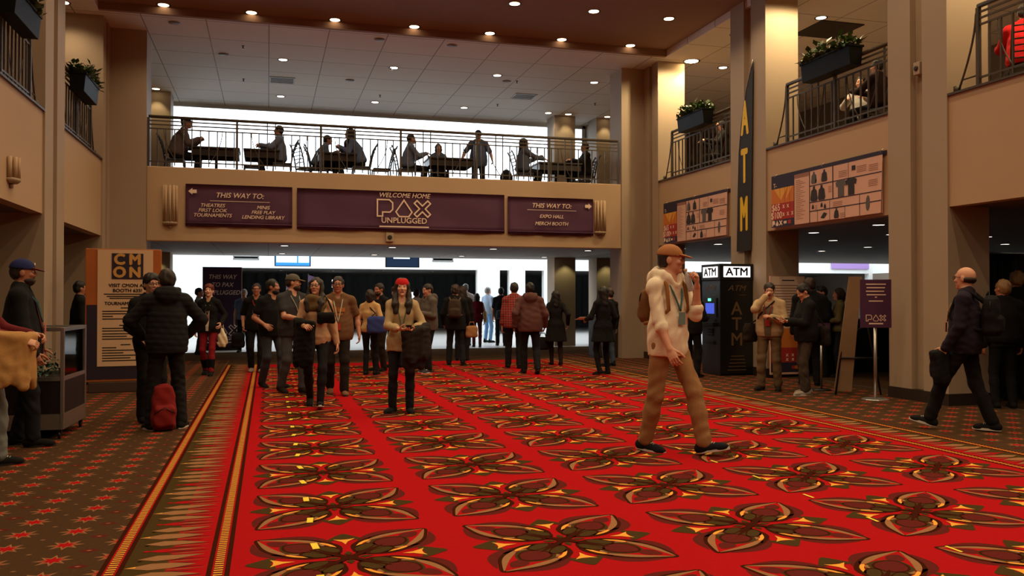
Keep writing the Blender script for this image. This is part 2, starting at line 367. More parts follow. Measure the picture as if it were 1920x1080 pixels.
# metal carpet edge strips at the right aisle
ALU = mat('brushed_aluminium', (190, 188, 182), .35, .9, nscale=12, namt=.08)
for k, (a, b) in enumerate(((10.75, 13.9), (6.5, 9.5))): sbox('trim_floor_strip', 9.42, 9.45, a, b, 0, .006, ALU)
# ---------------------------------------------------------------- ceiling lights: every fitting a thing with trim ring and lens
RING = mat('lamp_ring', (60, 48, 40), .5, .3)
LENS = mat('lamp_lens', (255, 226, 180), .4, emit=5)
LENSD = mat('lamp_lens_cool', (255, 240, 222), .4, emit=5)
LENSB = mat('lamp_lens_bright', (255, 214, 150), .4, emit=45)
def lamp_proto(name, r, lens):
    t = thing(name, 'x', 'ceiling light')
    a = MB(); a.lathe([(r*1.0, -.001), (r*1.25, -.012), (r*1.3, 0), (r*1.3, .01)], n=24); a.build('trim_ring', RING, t, True)
    a = MB(); a.lathe([(r*.96, -.006), (r*.98, .004)], n=24); a.build('lens', lens, t); return t
PW = lamp_proto('ceiling_downlight', .105, LENS); PC = lamp_proto('ceiling_downlight', .10, LENSD); PS = lamp_proto('ceiling_spotlight', .16, LENSB); PSH = lamp_proto('ceiling_downlight', .10, LENS)  # bright spotlight lens widened, its flare put into the size
first = {}
def lamp(proto, x, y, z, p, label, group, col=WARM, ang=140, blend=.8):
    if proto not in first: first[proto] = 1; proto.location = (x, y, z); proto['label'] = label; proto['group'] = group
    else: dup(proto, (x, y, z), 0, label, group)
    if p: spot(x, y, (z if abs(z-ZH) > .01 else ZC)-.03, p, col, ang, blend)
for k in range(7):
    x = -1.99+1.65*k
    for j in range(12):
        y = 18.0-2.1*j if j == 0 else 18.15-2.1*j
        lamp(PW, x, y, ZH, HALLP*(1.0 if k > 1 else (.95, 1)[k]), 'round recessed downlight in the brown hall ceiling, '+('row nearest the balcony' if j == 0 else 'second row from the balcony' if j == 1 else 'rows above the camera'), 'hall ceiling downlights '+('nearest the balcony' if j == 0 else 'in the second row' if j == 1 else 'above the camera'))
for k in range(4):
    for y in (20.8, 24.6):
        lamp(PC, .32+2.6*k, y, ZC, BALCP if k < 4 else 0, 'round white downlight in the tiled balcony ceiling, '+('front row' if y < 22 else 'row by the window'), 'balcony ceiling downlights '+('front row' if y < 22 else 'window row'), (1, .8, .58))
for x, n in ((-2.9, 'left pillar by the balcony window'), (8.77, 'pillar right of the balcony window'), (10.05, 'farthest right pillar on the balcony')):
    lamp(PSH, x, 24.62, ZC, COLP, 'round downlight close above the '+n, 'pillar downlights', (1, .78, .42), 80, .3)
for y, n in ((18.3, 'beside the lit pillar'), (16.15, 'above the right gallery planter')):
    lamp(PS, 9.6, y, ZC, SPOTP, 'glaring bright spotlight in the ceiling '+n, 'bright gallery spotlights', (1, .76, .42), 110, .4)
for y in (18.5, 13.95, 9.55, 5.2): spot(9.3, y-.95, ZC-.04, SPOTP*2.4, (1, .76, .42), 168, .3)  # added spots with no fitting, brighten the right gallery pillar faces
for y in (14.75, 18.6, 10.9, 7.0):
    lamp(PC, 10.6, y, ZC, GALP, 'round downlight in the right gallery ceiling over the tables', 'right gallery downlights')
for y in (17.9, 13.6, 9.2, 4.9):
    for x in (-3.75, -5.2): lamp(PW, x, y, ZC-.0, GALP*1.4, 'round downlight in the left gallery ceiling', 'left gallery downlights')
for k in range(4):
    for y in (21.0, 24.7): lamp(PC, .37+2.55*k, y, ZU, LOWP, 'flat round downlight in the low ceiling under the balcony', 'downlights under the balcony', (1, .85, .62))
for x in (-2.9, 8.74, 10.1): spot(x, 24.6, ZU-.04, 12, (.95, .85, .4), 90, .3)
for x in (9.95, 11.7, 14, 16.3):
    for y in (5, 8.6, 12.3, 14.1, 15.9, 17.7, 19.5): lamp(PC, x, y, ZU, 0 if y in (14.1, 17.7) else LOWP*.55, 'flat round downlight in the low ceiling of the right aisle', 'downlights in the right aisle')
for x in (-4.6,):
    for y in (8, 12.5, 17): lamp(PC, x, y, ZU, LOWP*.6, 'flat round downlight in the low ceiling of the left aisle', 'downlights in the left aisle')
for x in (.5, 2.6, 4.7, 6.8):
    lamp(PC, x, 36.5, 2.6, 22, 'small downlight in the ceiling of the dark far room', 'downlights in the far room')
# ================================================================ objects
sgn = lambda u, v, w: (u, -w, v)                     # panel plane (right, up, towards the viewer) -> local
PURP = mat('banner_purple', (84, 46, 74), .7, nscale=3, namt=.08)
PURD = mat('sign_purple', (74, 34, 70), .6, nscale=3, namt=.08)
LETW = mat('lettering_white', (240, 214, 190), .7)
LETB = mat('lettering_black', (26, 20, 20), .7)
GALV = mat('dark_metal', (46, 44, 44), .4, .7)
BLKP = mat('black_plastic', (20, 20, 21), .4)
def bannerthing(name, label, cat, x0, x1, z0, z1, y, m, group=None, rz=0, sag=.012):
    t = thing(name, label, cat, ((x0+x1)/2, y, z0), rz, group); w, h = x1-x0, z1-z0; mb = MB(); n = 24; k = 6
    idx = {}
    for lay in (0, 1):
        for i in range(n+1):
            for j in range(k+1):
                idx[lay, i, j] = len(mb.v); u = -w/2+w*i/n; v = h*j/k
                wv = .03+sag*sin(i*1.3)*(1-j/k)+.006*sin(i*.5+j)
                if j == 0: wv += .012
                mb.v.append(sgn(u, v-(.012*sin(pi*i/n*3)**2 if j == 0 else 0), wv-.006*lay))
    for i in range(n):
        for j in range(k):
            for lay in (0, 1):
                q = [idx[lay, i, j], idx[lay, i+1, j], idx[lay, i+1, j+1], idx[lay, i, j+1]]; mb.f.append(tuple(q if lay == 0 else q[::-1])); mb.m.append(0)
    for i in range(n):
        for j in (0, k): mb.f.append((idx[0, i, j], idx[1, i, j], idx[1, i+1, j], idx[0, i+1, j])); mb.m.append(0)
    for j in range(k):
        for i in (0, n): mb.f.append((idx[0, i, j], idx[0, i, j+1], idx[1, i, j+1], idx[1, i, j])); mb.m.append(0)
    mb.build('cloth', m, t, True)
    hm = MB(); hm.tube([sgn(-w/2, .06, .052), sgn(w/2, .06, .052)], .014, 8); hm.build('bottom_pole', m, t, True)
    return t
W = .062
arrow = lambda u, v, s, d: [(u+d*s*p, v+s*q) for p, q in ((.5, 0), (.0, .42), (.0, .22), (-.5, .22), (-.5, -.22), (0, -.22), (0, -.42))][::d]
t = bannerthing('direction_banner', 'purple banner on balcony front with left arrow and six destinations', 'banner', -1.68, .50, 2.98, 3.87, YB, PURP)
m = MB(); m.poly([(*p, W) for p in arrow(-.95, .73, .17, -1)]); put_text(m, 'THIS WAY TO:', 0, .66, .15, w=W, bold=.012, shear=.25); strip2(m, -.6, .62, .535, .545, W)
for i, s in enumerate(('THEATRES', 'FIRST LOOK', 'TOURNAMENTS')): put_text(m, s, -.55, .44-.105*i, .105, w=W, bold=.012, shear=.25)
for i, s in enumerate(('MINIS', 'FREE PLAY', 'LENDING LIBRARY')): put_text(m, s, .48, .42-.105*i, .105, w=W, bold=.012, shear=.25)
m.xf(sgn).build('lettering', LETW, t)
t = bannerthing('welcome_banner', 'wide purple banner with white outline logo at the balcony centre', 'banner', .60, 5.29, 2.96, 3.86, YB, PURP)
m = MB(); put_text(m, 'WELCOME HOME', 0, .80, .145, w=W, bold=.004, shear=.25); logo(m, 0, .515, .37, W, wd=.085); put_text(m, 'UNPLUGGED', 0, .235, .175, w=W, bold=.012); strip2(m, -.56, .56, .085, .115, W)
m.xf(sgn).build('lettering', LETW, t)
t = bannerthing('direction_banner', 'purple banner on balcony front with right arrow and two destinations', 'banner', 5.37, 7.50, 2.95, 3.83, YB, PURP)
m = MB(); m.poly([(*p, W) for p in arrow(.93, .70, .17, 1)]); put_text(m, 'THIS WAY TO:', .0, .68, .15, w=W, bold=.012, shear=.25); strip2(m, -.6, .62, .575, .585, W)
put_text(m, 'EXPO HALL', 0, .43, .115, w=W, bold=.012, shear=.25); put_text(m, 'MERCH BOOTH', 0, .26, .115, w=W, bold=.012, shear=.25)
m.xf(sgn).build('lettering', LETW, t)
# plain wall sconces and small wall boxes
def sconce(x, y, z0, z1, rz, label):
    t = thing('wall_sconce', label, 'wall light', (x, y, z0), rz); h = z1-z0; m = MB()
    for i in range(5):
        a = pi*(i+.5)/5; m.tube([sgn(.13*cos(a), .12, .10*sin(a)), sgn(.13*cos(a), h, .10*sin(a))], .026, 8)
    m.build('ribbed_shade', WALL, t, True); m = MB(); m.lathe([(.10, .06), (.15, .09), (.15, .12), (.1, .13)], n=16); m.lathe([(.03, 0), (.035, .06)], n=10); m.xf(lambda x, y, z: (x, y*.7-.02, z)).build('base', WALL2, t, True)
sconce(-1.98, YB, 2.93, 3.82, 0, 'ribbed plaster wall light left of the left arrow banner')
sconce(7.68, YB, 2.93, 3.80, 0, 'ribbed plaster wall light right of the right arrow banner')
sconce(XL, 12.3, 2.86, 3.25, pi/2, 'ribbed plaster wall light on left wall near the frame edge')
def smallbox(name, label, cat, x, y, z, rz, w, h, d, m1, m2):
    t = thing(name, label, cat, (x, y, z), rz); m = MB(); m.box(-w/2, w/2, -d, 0, 0, h); m.build('housing', m1, t, bevel=.008)
    m = MB(); m.lathe([(w*.3, 0), (w*.3, .012), (w*.2, .02)], n=14); m.xf(lambda x, y, z: (x, -d-z, y+h*.5)).build('grille', m2, t)
smallbox('alarm_sounder', 'small beige alarm box below the wide purple banner', 'alarm', 2.62, YB, 2.72, 0, .17, .2, .06, WALL2, SKIRT)
smallbox('alarm_strobe', 'small dark box in the groove of the nearest right column', 'alarm', XR+.07, 10.12, 4.62, -pi/2, .12, .18, .1, WALL2, SKIRT)
# ---------------------------------------------------------------- railings
def railing(x, y, z, L, rz, label, swept=False, step=.17):
    t = thing('balcony_railing', label, 'railing', (x, y, z), rz)
    a = MB(); a.tube([(0, 0, 1.05), (L, 0, 1.05)], .032, 10); a.build('handrail', RAILM, t, True)
    for zz in (.965, .885, .80, .11): a = MB(); a.box(0, L, -.010, .010, zz-.013, zz+.013); a.build('rail', RAILM, t)
    a = MB(); a.box(-.024, .024, -.024, .024, 0, 1.03); p0 = a.build('post', RAILM, t)
    n = max(1, round(L/1.7)); xs = [L*i/n for i in range(1, n+1)]
    for q in xs: c = p0.copy(); C.objects.link(c); c.parent = t; c.location = (q, 0, 0)
    a = MB(); a.box(-.011, .011, -.011, .011, .03, .80); b0 = None
    a2 = MB(); a2.box(-.011, .011, -.011, .011, .03, 1.03)
    k = int(L/step); long0 = None
    for i in range(1, k):
        q = L*i/k
        if min(abs(q-xx) for xx in [0]+xs) < .05: continue
        tall = (i % 10 in (4, 5))
        src = long0 if tall else b0
        if src is None:
            src = (a2 if tall else a).build('baluster', RAILM, t); src.location = (q, 0, 0)
            if tall: long0 = src
            else: b0 = src
        else: c = src.copy(); C.objects.link(c); c.parent = t; c.location = (q, 0, 0)
    for i in range(n):
        x0 = L*i/n
        for s, o in ((1, .28), (-1, L/n-.28)):
            a = MB(); a.tube([(x0+o+s*(.02+.26*(j/8)**2), 0, .80-.69*j/8) for j in range(9)], .009, 6); a.build('curved_brace', RAILM, t, True)
    if swept:
        a = MB(); a.tube([(-.03, 0, .98)]+[(-.04-.30*(j/8)**1.6, 0, .95-.93*j/8) for j in range(9)], .014, 8); a.tube([(-.03, 0, .15), (-.29, 0, .15)], .012, 6)
        a.box(-.40, -.33, -.03, .03, 0, .09); a.build('swept_end', RAILM, t, True)
    return t
railing(-2.42, YB+.06, ZT, 10.6, 0, 'long dark metal railing along the front of the balcony')
railing(XR+.06, 17.95, ZT, 2.75, -pi/2, 'right gallery railing in the bay next to the balcony', True)
railing(XR+.06, 13.4, ZT, 2.7, -pi/2, 'right gallery railing in the middle bay above larger price banner', True)
railing(XR+.06, 9.1, ZT, 2.7, -pi/2, 'right gallery railing at top right corner, red shirt behind', True)
railing(XL-.06, 13.45, ZT, 2.75, -pi/2, 'left gallery railing nearest the camera at the frame edge', True)
railing(XL-.06, 17.75, ZT, 2.55, -pi/2, 'left gallery railing in the bay next to the balcony', True)
# ---------------------------------------------------------------- planters
LEAF = mat('leaf_green', (62, 92, 30), .5, nscale=9, namt=.35); PLBOX = mat('planter_black', (12, 13, 15), .6, spec=.2)
def leaves(n, sx, sy, sz, size, r):
    m = MB()
    for i in range(n):
        c = np.array([r.uniform(-sx, sx), r.uniform(-sy, sy), abs(r.normal(0, .45))*sz]); c[2] = min(c[2], sz*1.1)*(1-.5*(c[0]/sx)**4)
        a, e = r.uniform(0, 2*pi), r.uniform(-.3, 1.1); d = np.array([cos(a)*cos(e), sin(a)*cos(e), sin(e)]); s = np.cross(d, [0, 0, 1]); s /= np.linalg.norm(s)+1e-6; nn = np.cross(s, d); L = size*r.uniform(.7, 1.4); w = L*.32
        m.poly([c, c+d*L*.5+s*w+nn*.008, c+d*L, c+d*L*.5-s*w+nn*.008])
    return m
def planter(x, y, z, L, rz, label, seed):
    t = thing('planter_box', label, 'planter', (x, y, z), rz); m = MB()
    o = [(-.13, .30), (-.10, 0), (.10, 0), (.13, .30)]; m.prism(o, lambda u, v, w: (w, u, v), -L/2, L/2); m.box(-L/2-.015, L/2+.015, -.145, .145, .28, .315); m.build('box', PLBOX, t, bevel=.006)
    r = np.random.RandomState(seed); f = leaves(420, L/2-.02, .17, .24, .12, r); f.xf(lambda x, y, z: (x, y, z+.27)).build('foliage', LEAF, t)
    m = MB()
    for q in (-L*.3, L*.3): m.box(q-.02, q+.02, -.03, .16, .2, .24); m.box(q-.02, q+.02, .14, .16, .05, .24)
    m.build('hook', GALV, t)
planter(XR-.10, 16.55, 5.08, 1.15, -pi/2, 'black planter of green leaves on right railing nearest the balcony', 1)
planter(XR-.10, 11.95, 5.08, 1.25, -pi/2, 'black planter of leafy plants on right railing above price banner', 2)
planter(XL+.10, 16.35, 4.93, 1.15, pi/2, 'black planter on left railing between the two left columns', 3)
planter(XL+.10, 12.25, 4.93, 1.15, pi/2, 'black planter at top left corner of the hall', 4)
# ---------------------------------------------------------------- balcony furniture
WOODD = mat('dark_wood', (46, 34, 28), .45, nscale=20, namt=.2)
def table(x, y, label, w=1.0):
    t = thing('cafe_table', label, 'table', (x, y, ZF), 0, 'tables along the balcony'); m = MB(); m.box(-w/2, w/2, -.42, .42, .715, .755); m.build('tabletop', WOODD, t, bevel=.008)
    m = MB()
    for z in (.56, .715): m.v += [(sx*(w/2-o), sy*(.40-o), z) for o in (.02, .045) for sx, sy in ((-1, -1), (1, -1), (1, 1), (-1, 1))]
    for i in range(4):
        j = (i+1) % 4
        for q in ((i, j, 8+j, 8+i), (4+j, 4+i, 12+i, 12+j), (j, i, 4+i, 4+j), (8+i, 8+j, 12+j, 12+i)): m.f.append(q); m.m.append(0)
    m.build('apron', WOODD, t); m = MB(); m.lathe([(.035, .05), (.03, .65), (.12, .715)], n=14); m.build('pedestal', GALV, t, True)
    m = MB()
    for i in range(4): m.tube([(0, 0, .07), (.2*cos(pi/4+pi/2*i), .2*sin(pi/4+pi/2*i), .05), (.4*cos(pi/4+pi/2*i), .4*sin(pi/4+pi/2*i), .026)], .022, 8)
    m.build('foot', GALV, t, True)
for x, w, n in ((-1.15, 1.05, 'in front of the large seated man in a cap'), (-.15, .8, 'between the first and second seated people'), (1.55, .9, 'at the middle of the balcony left half'), (4.25, 1.1, 'beside the standing man in a cap'), (7.05, 1.15, 'before the rightmost seated person')):
    table(x, 20.75, 'dark balcony table '+n, w)
CHB = mat('chair_dark', (40, 34, 32), .5)
def chair():
    t = thing('bistro_chair', 'x', 'chair'); m = MB(); m.box(-.21, .21, -.21, .21, .43, .47); m.build('seat', CHB, t, bevel=.012)
    for sx in (-1, 1):
        for sy in (-1, 1): m = MB(); m.tube([(sx*.19, sy*.19, .44), (sx*.205, sy*.215, 0)], .016, 8); m.build('leg', CHB, t)
    for sx in (-1, 1): m = MB(); m.tube([(sx*.19, -.20, .45), (sx*.19, -.24, .68), (sx*.185, -.30, .90), (sx*.18, -.37, 1.02)], .017, 8); m.build('back_post', CHB, t, True)
    m = MB()
    for i in range(6): yy, zz = -.215-.022*i-.004*i*i*.3, .58+.08*i; m.tube([(-.185, yy-.002, zz), (0, yy-.02, zz), (.185, yy-.002, zz)], .011, 6)
    m.build('backrest', CHB, t, True); return t
CH0 = chair(); CHN = [0]
def put_chair(x, y, z, rz, label):
    if CHN[0] == 0: CH0.location = (x, y, z); CH0.rotation_euler = (0, 0, rz); CH0['label'] = label; CH0['group'] = 'chairs on the upper floor'; CHN[0] = 1
    else: dup(CH0, (x, y, z), rz, label, 'chairs on the upper floor')
for x, y, d, n in ((-2.02, 20.65, -90, 'under the large man in a cap at balcony left end'), (-.35, 21.15, 90, 'empty with curved back beside the second table'), (.30, 20.6, 90, 'under the second seated person from the left'), (.90, 21.15, -60, 'empty, left of the hunched person at balcony centre'), (1.18, 21.1, -90, 'under the hunched person facing the middle table'), (2.12, 20.6, 90, 'under the person leaning left at the middle table'), (2.62, 20.8, 90, 'empty with tall back right of the leaning person'), (3.2, 20.7, -90, 'under the person with short hair right of centre'), (4.1, 21.3, 180, 'behind the table of the standing man'), (6.15, 20.6, -90, 'under the long haired person near balcony right end'), (7.82, 20.7, 90, 'under the rightmost seated person on the balcony'), (8.0, 21.4, 100, 'empty behind the rightmost seated person')):
    put_chair(x, y, ZF, R(d), 'dark slat back chair '+n)
for x, y, d, n in ((9.75, 12.0, 20, 'behind the middle bay of the right railing'), (9.8, 17.2, 80, 'behind the right railing next to the balcony'), (9.9, 9.3, -40, 'under the red shirted person at top right')):
    put_chair(x, y, ZF, R(d), 'dark slat back chair '+n)
t = thing('cafe_table', 'dark table in the right gallery behind the middle railing', 'table', (10.0, 11.2, ZF)); m = MB(); m.box(-.42, .42, -.42, .42, .715, .755); m.build('tabletop', WOODD, t, bevel=.008); m = MB(); m.lathe([(.25, 0), (.22, .03), (.04, .06), (.03, .66), (.12, .715)], n=16); m.build('pedestal', GALV, t, True)
# ---------------------------------------------------------------- price banners on the right wall
PINK = mat('banner_paper', (226, 180, 158), .7, nscale=2, namt=.08); NAVY = mat('banner_navy', (44, 38, 62), .7); ORNG = mat('banner_orange', (214, 122, 44), .7); YELL = mat('banner_amber', (236, 172, 70), .7); REDP = mat('banner_red', (176, 48, 40), .7); SHIRT = mat('print_dark', (48, 42, 46), .7); GREYP = mat('print_grey', (96, 92, 92), .7); LINEP = mat('print_lines', (160, 112, 94), .7)
BM = [PINK, NAVY, ORNG, YELL, REDP, SHIRT, GREYP, LETW, LINEP]
def tee(u, v, s): return [(u+s*a, v+s*b) for a, b in ((-.5, .35), (-.22, .5), (-.1, .44), (.1, .44), (.22, .5), (.5, .35), (.42, .08), (.28, .14), (.28, -.5), (-.28, -.5), (-.28, .14), (-.42, .08))]
def hood(u, v, s): return [(u+s*a, v+s*b) for a, b in ((-.3, -.5), (-.4, -.35), (-.3, .2), (-.12, .32), (-.1, .5), (.1, .5), (.12, .32), (.3, .2), (.4, -.35), (.3, -.5))]
def price_art(m, w, h, W):
    def r(a, b, c, d, k, lv): strip2(m, -w/2+a*w, -w/2+b*w, c*h, d*h, W+lv*.001, k)
    r(0, 1, 0, 1, 0, 0); r(0, 1, .93, 1, 1, 1)
    r(.0, .235, .74, .95, 1, 2); r(0, .235, .45, .74, 2, 2); m.poly([(-w/2+.03*w, .74*h, W+.003), (-w/2+.10*w, .5*h, W+.003), (-w/2+.17*w, .74*h, W+.003)], 3); m.poly([(-w/2+.15*w, .5*h, W+.003), (-w/2+.22*w, .74*h, W+.003), (-w/2+.18*w, .74*h, W+.003)], 3)
    r(0, .235, .14, .45, 4, 2); r(0, .235, 0, .14, 1, 2)
    for q in (.09, .14, .19): r(q, q+.003, .14, .74, 4, 4)
    put_text(m, '$65', -w/2+.05*w, .37*h, .17, 7, W+.003, bold=.012); put_text(m, '$100', -w/2+.055*w, .22*h, .17, 7, W+.003, bold=.012); put_text(m, 'T-', -w/2+.04*w, .80*h, .11, 7, W+.003, bold=.012)
    for q in (.13, .175): put_text(m, 'x', -w/2+q*w, .39*h, .13, 7, W+.003, bold=.012)
    for q in (.13, .175, .22): put_text(m, 'x', -w/2+q*w, .24*h, .13, 7, W+.003, bold=.012)
    logo(m, -w/2+.062*w, .075*h, .10, W+.003, 7, solid=True); r(.13, .16, .05, .10, 7, 3); r(.175, .205, .04, .11, 4, 3)
    r(.235, .24, 0, .93, 5, 3); r(.385, .392, 0, .93, 5, 3); r(.24, .39, .86, .93, 8, 2)
    for i in range(22): r(.255, .30+.06*((i*7) % 5)/5, .81-.034*i, .818-.034*i, 8, 3)
    for c in (.66, .36, .20): r(.39, 1, c-.008, c+.008, 1, 3)
    for c in (.60,): r(c-.004, c+.004, .36, .93, 1, 3)
    r(.46, .463, 0, .2, 1, 3); r(.57, .573, 0, .36, 1, 3); r(.70, .703, 0, .2, 1, 3); r(.73, .733, .66, .93, 1, 3); r(.82, .824, 0, .36, 1, 3)
    for u, k in ((.43, 6), (.47, 0), (.525, 5)): m.poly([(*p, W+.004) for p in hood(-w/2+u*w, .80*h, .2)], k)
    for u in (.43, .50): m.poly([(*p, W+.004) for p in hood(-w/2+u*w, .51*h, .25)], 5)
    for u, k in ((.67, 6), (.755, 5)): m.poly([(*p, W+.005) for p in tee(-w/2+u*w, .52*h, .27)], k)
    for u, v in ((.42, .28), (.50, .29), (.53, .26)): m.poly([(*p, W+.004) for p in hood(-w/2+u*w, v*h, .08)], 5)
    m.poly([(-w/2+a*w, b*h, W+.004) for a, b in ((.49, .06), (.52, .04), (.55, .12), (.52, .15))], 5); m.poly([(*p, W+.004) for p in hood(-w/2+.63*w, .10*h, .16)], 5)
    m.poly([(-w/2+.90*w+.08*cos(i*pi/5)*.6, .19*h+.12*sin(i*pi/5), W+.004) for i in range(10)], 6); r(.76, .79, .78, .86, 5, 4)
    for a, b, c in ((.65, .72, .8), (.9, .97, .55), (.56, .59, .58), (.80, .88, .82), (.44, .46, .28), (.66, .7, .08), (.60, .68, .29), (.90, .97, .8)):
        for i in range(4): r(a, b, c-.03*i, c-.03*i+.01, 8, 3)
def price_banner(y0, y1, z0, z1, label):
    w, h = y0-y1, z1-z0; t = thing('price_banner', label, 'banner', (XR-.01, (y0+y1)/2, z0), -pi/2, None)
    m = MB(); m.box(-w/2-.02, w/2+.02, 0, .008, h-.07, h+.0); m.build('header_strip', NAVY, t)
    m = MB(); price_art(m, w, h, .02); N = len(m.v)
    m.xf(lambda u, v, q: (u-(.05*(1-v/h) if u > w*.35 else 0), -(q+.03), v)).build('printed_cloth', BM, t)
    m = MB(); m.box(-w/2, w/2-.04, -.028, -.022, 0, h); m.build('backing', PINK, t)
    m = MB(); [m.tube([(u, -.05, h-.02), (u, .0, h+.03)], .008, 6) for u in (-w/2+.1, 0, w/2-.05)]; m.build('tie', LETW, t)
price_banner(18.15, 15.28, 2.72, 3.64, 'smaller looking price banner with shirts, right wall beside balcony')
price_banner(13.72, 10.78, 2.73, 3.66, 'large price banner with shirts on right wall, $65 and $100')
# ---------------------------------------------------------------- cash machine
t = thing('cash_machine', 'tall black cash machine with lit white ATM signs on top', 'cash machine', (8.475, 14.74, 0)); BG = mat('machine_black', (22, 24, 24), .3, nscale=10, namt=.2); LIT = mat('lit_sign', (250, 252, 255), .5, emit=1.6); SILV = mat('machine_letters', (118, 96, 66), .4, .3); SCRN = mat('machine_screen', (60, 80, 190), .3, emit=1.2); GRN = mat('machine_green_light', (90, 240, 170), .4, emit=2.5)
m = MB(); m.box(-.345, .345, -.35, .35, .03, 1.79); m.box(-.33, .33, -.33, .33, 0, .03); m.build('cabinet', BG, t, bevel=.012)
m = MB(); m.box(-.355, .355, -.36, .36, 1.79, 2.10); m.build('sign_box', BLKP, t, bevel=.012)
for f, n in ((lambda u, v, w: (u, -.362-w, v), 'south'), (lambda u, v, w: (-.357-w, -u, v), 'west')):
    m = MB(); m.box(-.28, .28, 1.85, 2.05, 0, .004); m.xf(lambda u, v, w: f(u, v, w)); p = m.build('lit_panel', LIT, t)
    m = MB(); put_text(m, 'ATM', 0, 1.945, .205, w=.006, bold=.03, sx=1.12); m.xf(f).build('lettering', LETB, p)
    m = MB(); put_text(m, 'ATM', 0, 1.64, .15, w=-.01, bold=0, shear=.3, sx=1.2); strip2(m, .05, .2, 1.51, 1.52, 0); m.xf(f).build('small_lettering', SILV, t)
S = lambda u, v, w: (u, -.352-w, v)
m = MB()
for i, s in enumerate('ATM'): put_text(m, s, 0, 1.25-.29*i, .34, w=0, bold=.012)
m.xf(S).build('side_lettering', SILV, t); m = MB()
for i in range(5): strip2(m, -.2+.02*i, .2-.01*i, .10+.065*i, .115+.065*i, 0)
m.xf(S).build('fine_print', SILV, t)
F = lambda u, v, w: (-.347-w, -u, v)
m = MB(); m.box(-.24, .24, 1.10, 1.46, 0, .02); m.xf(F).build('screen_surround', BLKP, t); m = MB(); m.poly([(-.17, 1.16, .022), (.17, 1.16, .022), (.17, 1.36, .022), (-.17, 1.36, .022)]); m.xf(F).build('screen', SCRN, t)
m = MB(); m.box(-.06, .04, 1.40, 1.45, .02, .03); m.xf(F).build('green_light', GRN, t)
m = MB(); m.box(-.25, .25, .92, 1.0, 0, .10); m.xf(F).build('shelf', BG, t, bevel=.01)
m = MB(); [m.box(-.1+.05*i, -.065+.05*i, .84-.05*j, .875-.05*j, .0, .02) for i in range(4) for j in range(3)]; m.xf(F).build('keypad', GALV, t)
m = MB(); m.box(-.15, .15, .58, .63, 0, .03); m.xf(F).build('cash_slot', GALV, t); m = MB(); m.box(.12, .2, 1.02, 1.05, 0, .02); m.xf(F).build('card_slot', GALV, t)
# tall feather shaped banner on the column above it
YEL = mat('banner_yellow', (240, 200, 40), .6); DKB = mat('banner_black', (34, 30, 28), .7)
t = thing('feather_banner', 'tall black pointed banner with yellow letters on right column', 'banner', (XR-.035, 14.62, 2.36), -pi/2)
o = [(-.28, 0), (.20, 0), (.24, 1.2), (.27, 2.4), (.30, 3.55), (.22, 3.42), (.05, 3.05), (-.12, 2.45), (-.21, 1.9), (-.26, 1.0)]
m = MB(); m.prism(o, sgn, .02, .03); m.build('cloth', DKB, t); m = MB(); m.tube([(-.285, -.03, 0), (-.265, -.03, 1.0), (-.22, -.03, 1.9), (-.13, -.03, 2.45), (.04, -.03, 3.05), (.22, -.03, 3.44), (.31, -.03, 3.6)], .012, 8); m.build('edge_pole', ALU, t, True)
for i, s in enumerate('ATM'):
    m = MB(); put_text(m, s, 0, 0, 1.0, w=.034, bold=.02, sx=.36); m.xf(lambda u, v, w: (u-.03+.02*(2-i), -w, v*.92+2.52-.92*i)).build('letter', YEL, t)
# ---------------------------------------------------------------- display sign, left
TANP = mat('sign_tan', (224, 188, 150), .7, nscale=2, namt=.05); ORB = mat('sign_orange_edge', (176, 96, 36), .6, nscale=3, namt=.2); DPB = mat('sign_navy', (40, 28, 48), .6); SIGB = mat('sign_base', (66, 46, 36), .7)
t = thing('display_sign', 'tall tan display board with CMON square at top, by left columns', 'sign', (-2.17, 14.62, 0), R(5)); w = 1.08
m = MB(); m.box(-w/2, w/2, -.10, .10, .16, 2.22); m.build('panel', ORB, t, bevel=.01); m = MB(); m.box(-w/2+.05, w/2-.05, -.16, .16, 0, .16); m.build('base', SIGB, t, bevel=.01)
m = MB(); m.box(-w/2+.02, w/2-.02, -.106, -.1, .2, 1.35); m.build('dark_margin', DPB, t); m = MB(); m.box(-w/2+.17, w/2-.12, -.112, -.1, .40, 2.205); m.build('poster', TANP, t)
m = MB(); m.box(-.17, .28, -.118, -.11, 1.75, 2.15); p = m.build('logo_square', DPB, t); GOL = mat('logo_gold', (214, 160, 84), .6)
m = MB(); ofs = .055
for s, u, v in (('C', -.06, 2.05), ('M', .16, 2.05), ('O', -.06, 1.85), ('N', .16, 1.85)): put_text(m, s, u, v, .225, w=.12, bold=.05)
m.xf(sgn).build('logo_letters', GOL, p)
m = MB(); put_text(m, 'VISIT CMON AT', ofs, 1.65, .072, w=.114, bold=.03, sx=1.05); put_text(m, 'BOOTH 635!', ofs, 1.57, .072, w=.114, bold=.03, sx=1.05); put_text(m, 'TOURNAMENT AREA', ofs+.0, 1.37, .068, w=.114, bold=.03)
for i, (a, b, v) in enumerate([(-.28, .36, 1.515), (-.24, .34, 1.48), (-.2, .3, 1.45), (-.04, .10, 1.30), (-.30, .34, 1.25), (-.3, .2, 1.21), (-.3, -.15, 1.17), (-.3, .25, 1.13), (-.06, .14, 1.03), (-.3, .3, .985), (-.3, .12, .945), (-.3, .28, .90), (-.3, .05, .86), (-.3, .27, .82), (-.04, .1, .73), (-.3, -.1, .685), (-.3, .3, .645), (-.3, .0, .605), (-.3, .26, .565), (-.3, .1, .525), (-.3, .3, .485)]): strip2(m, a, b, v-.007, v+.009, .114)
m.xf(sgn).build('lettering', LETB, t)
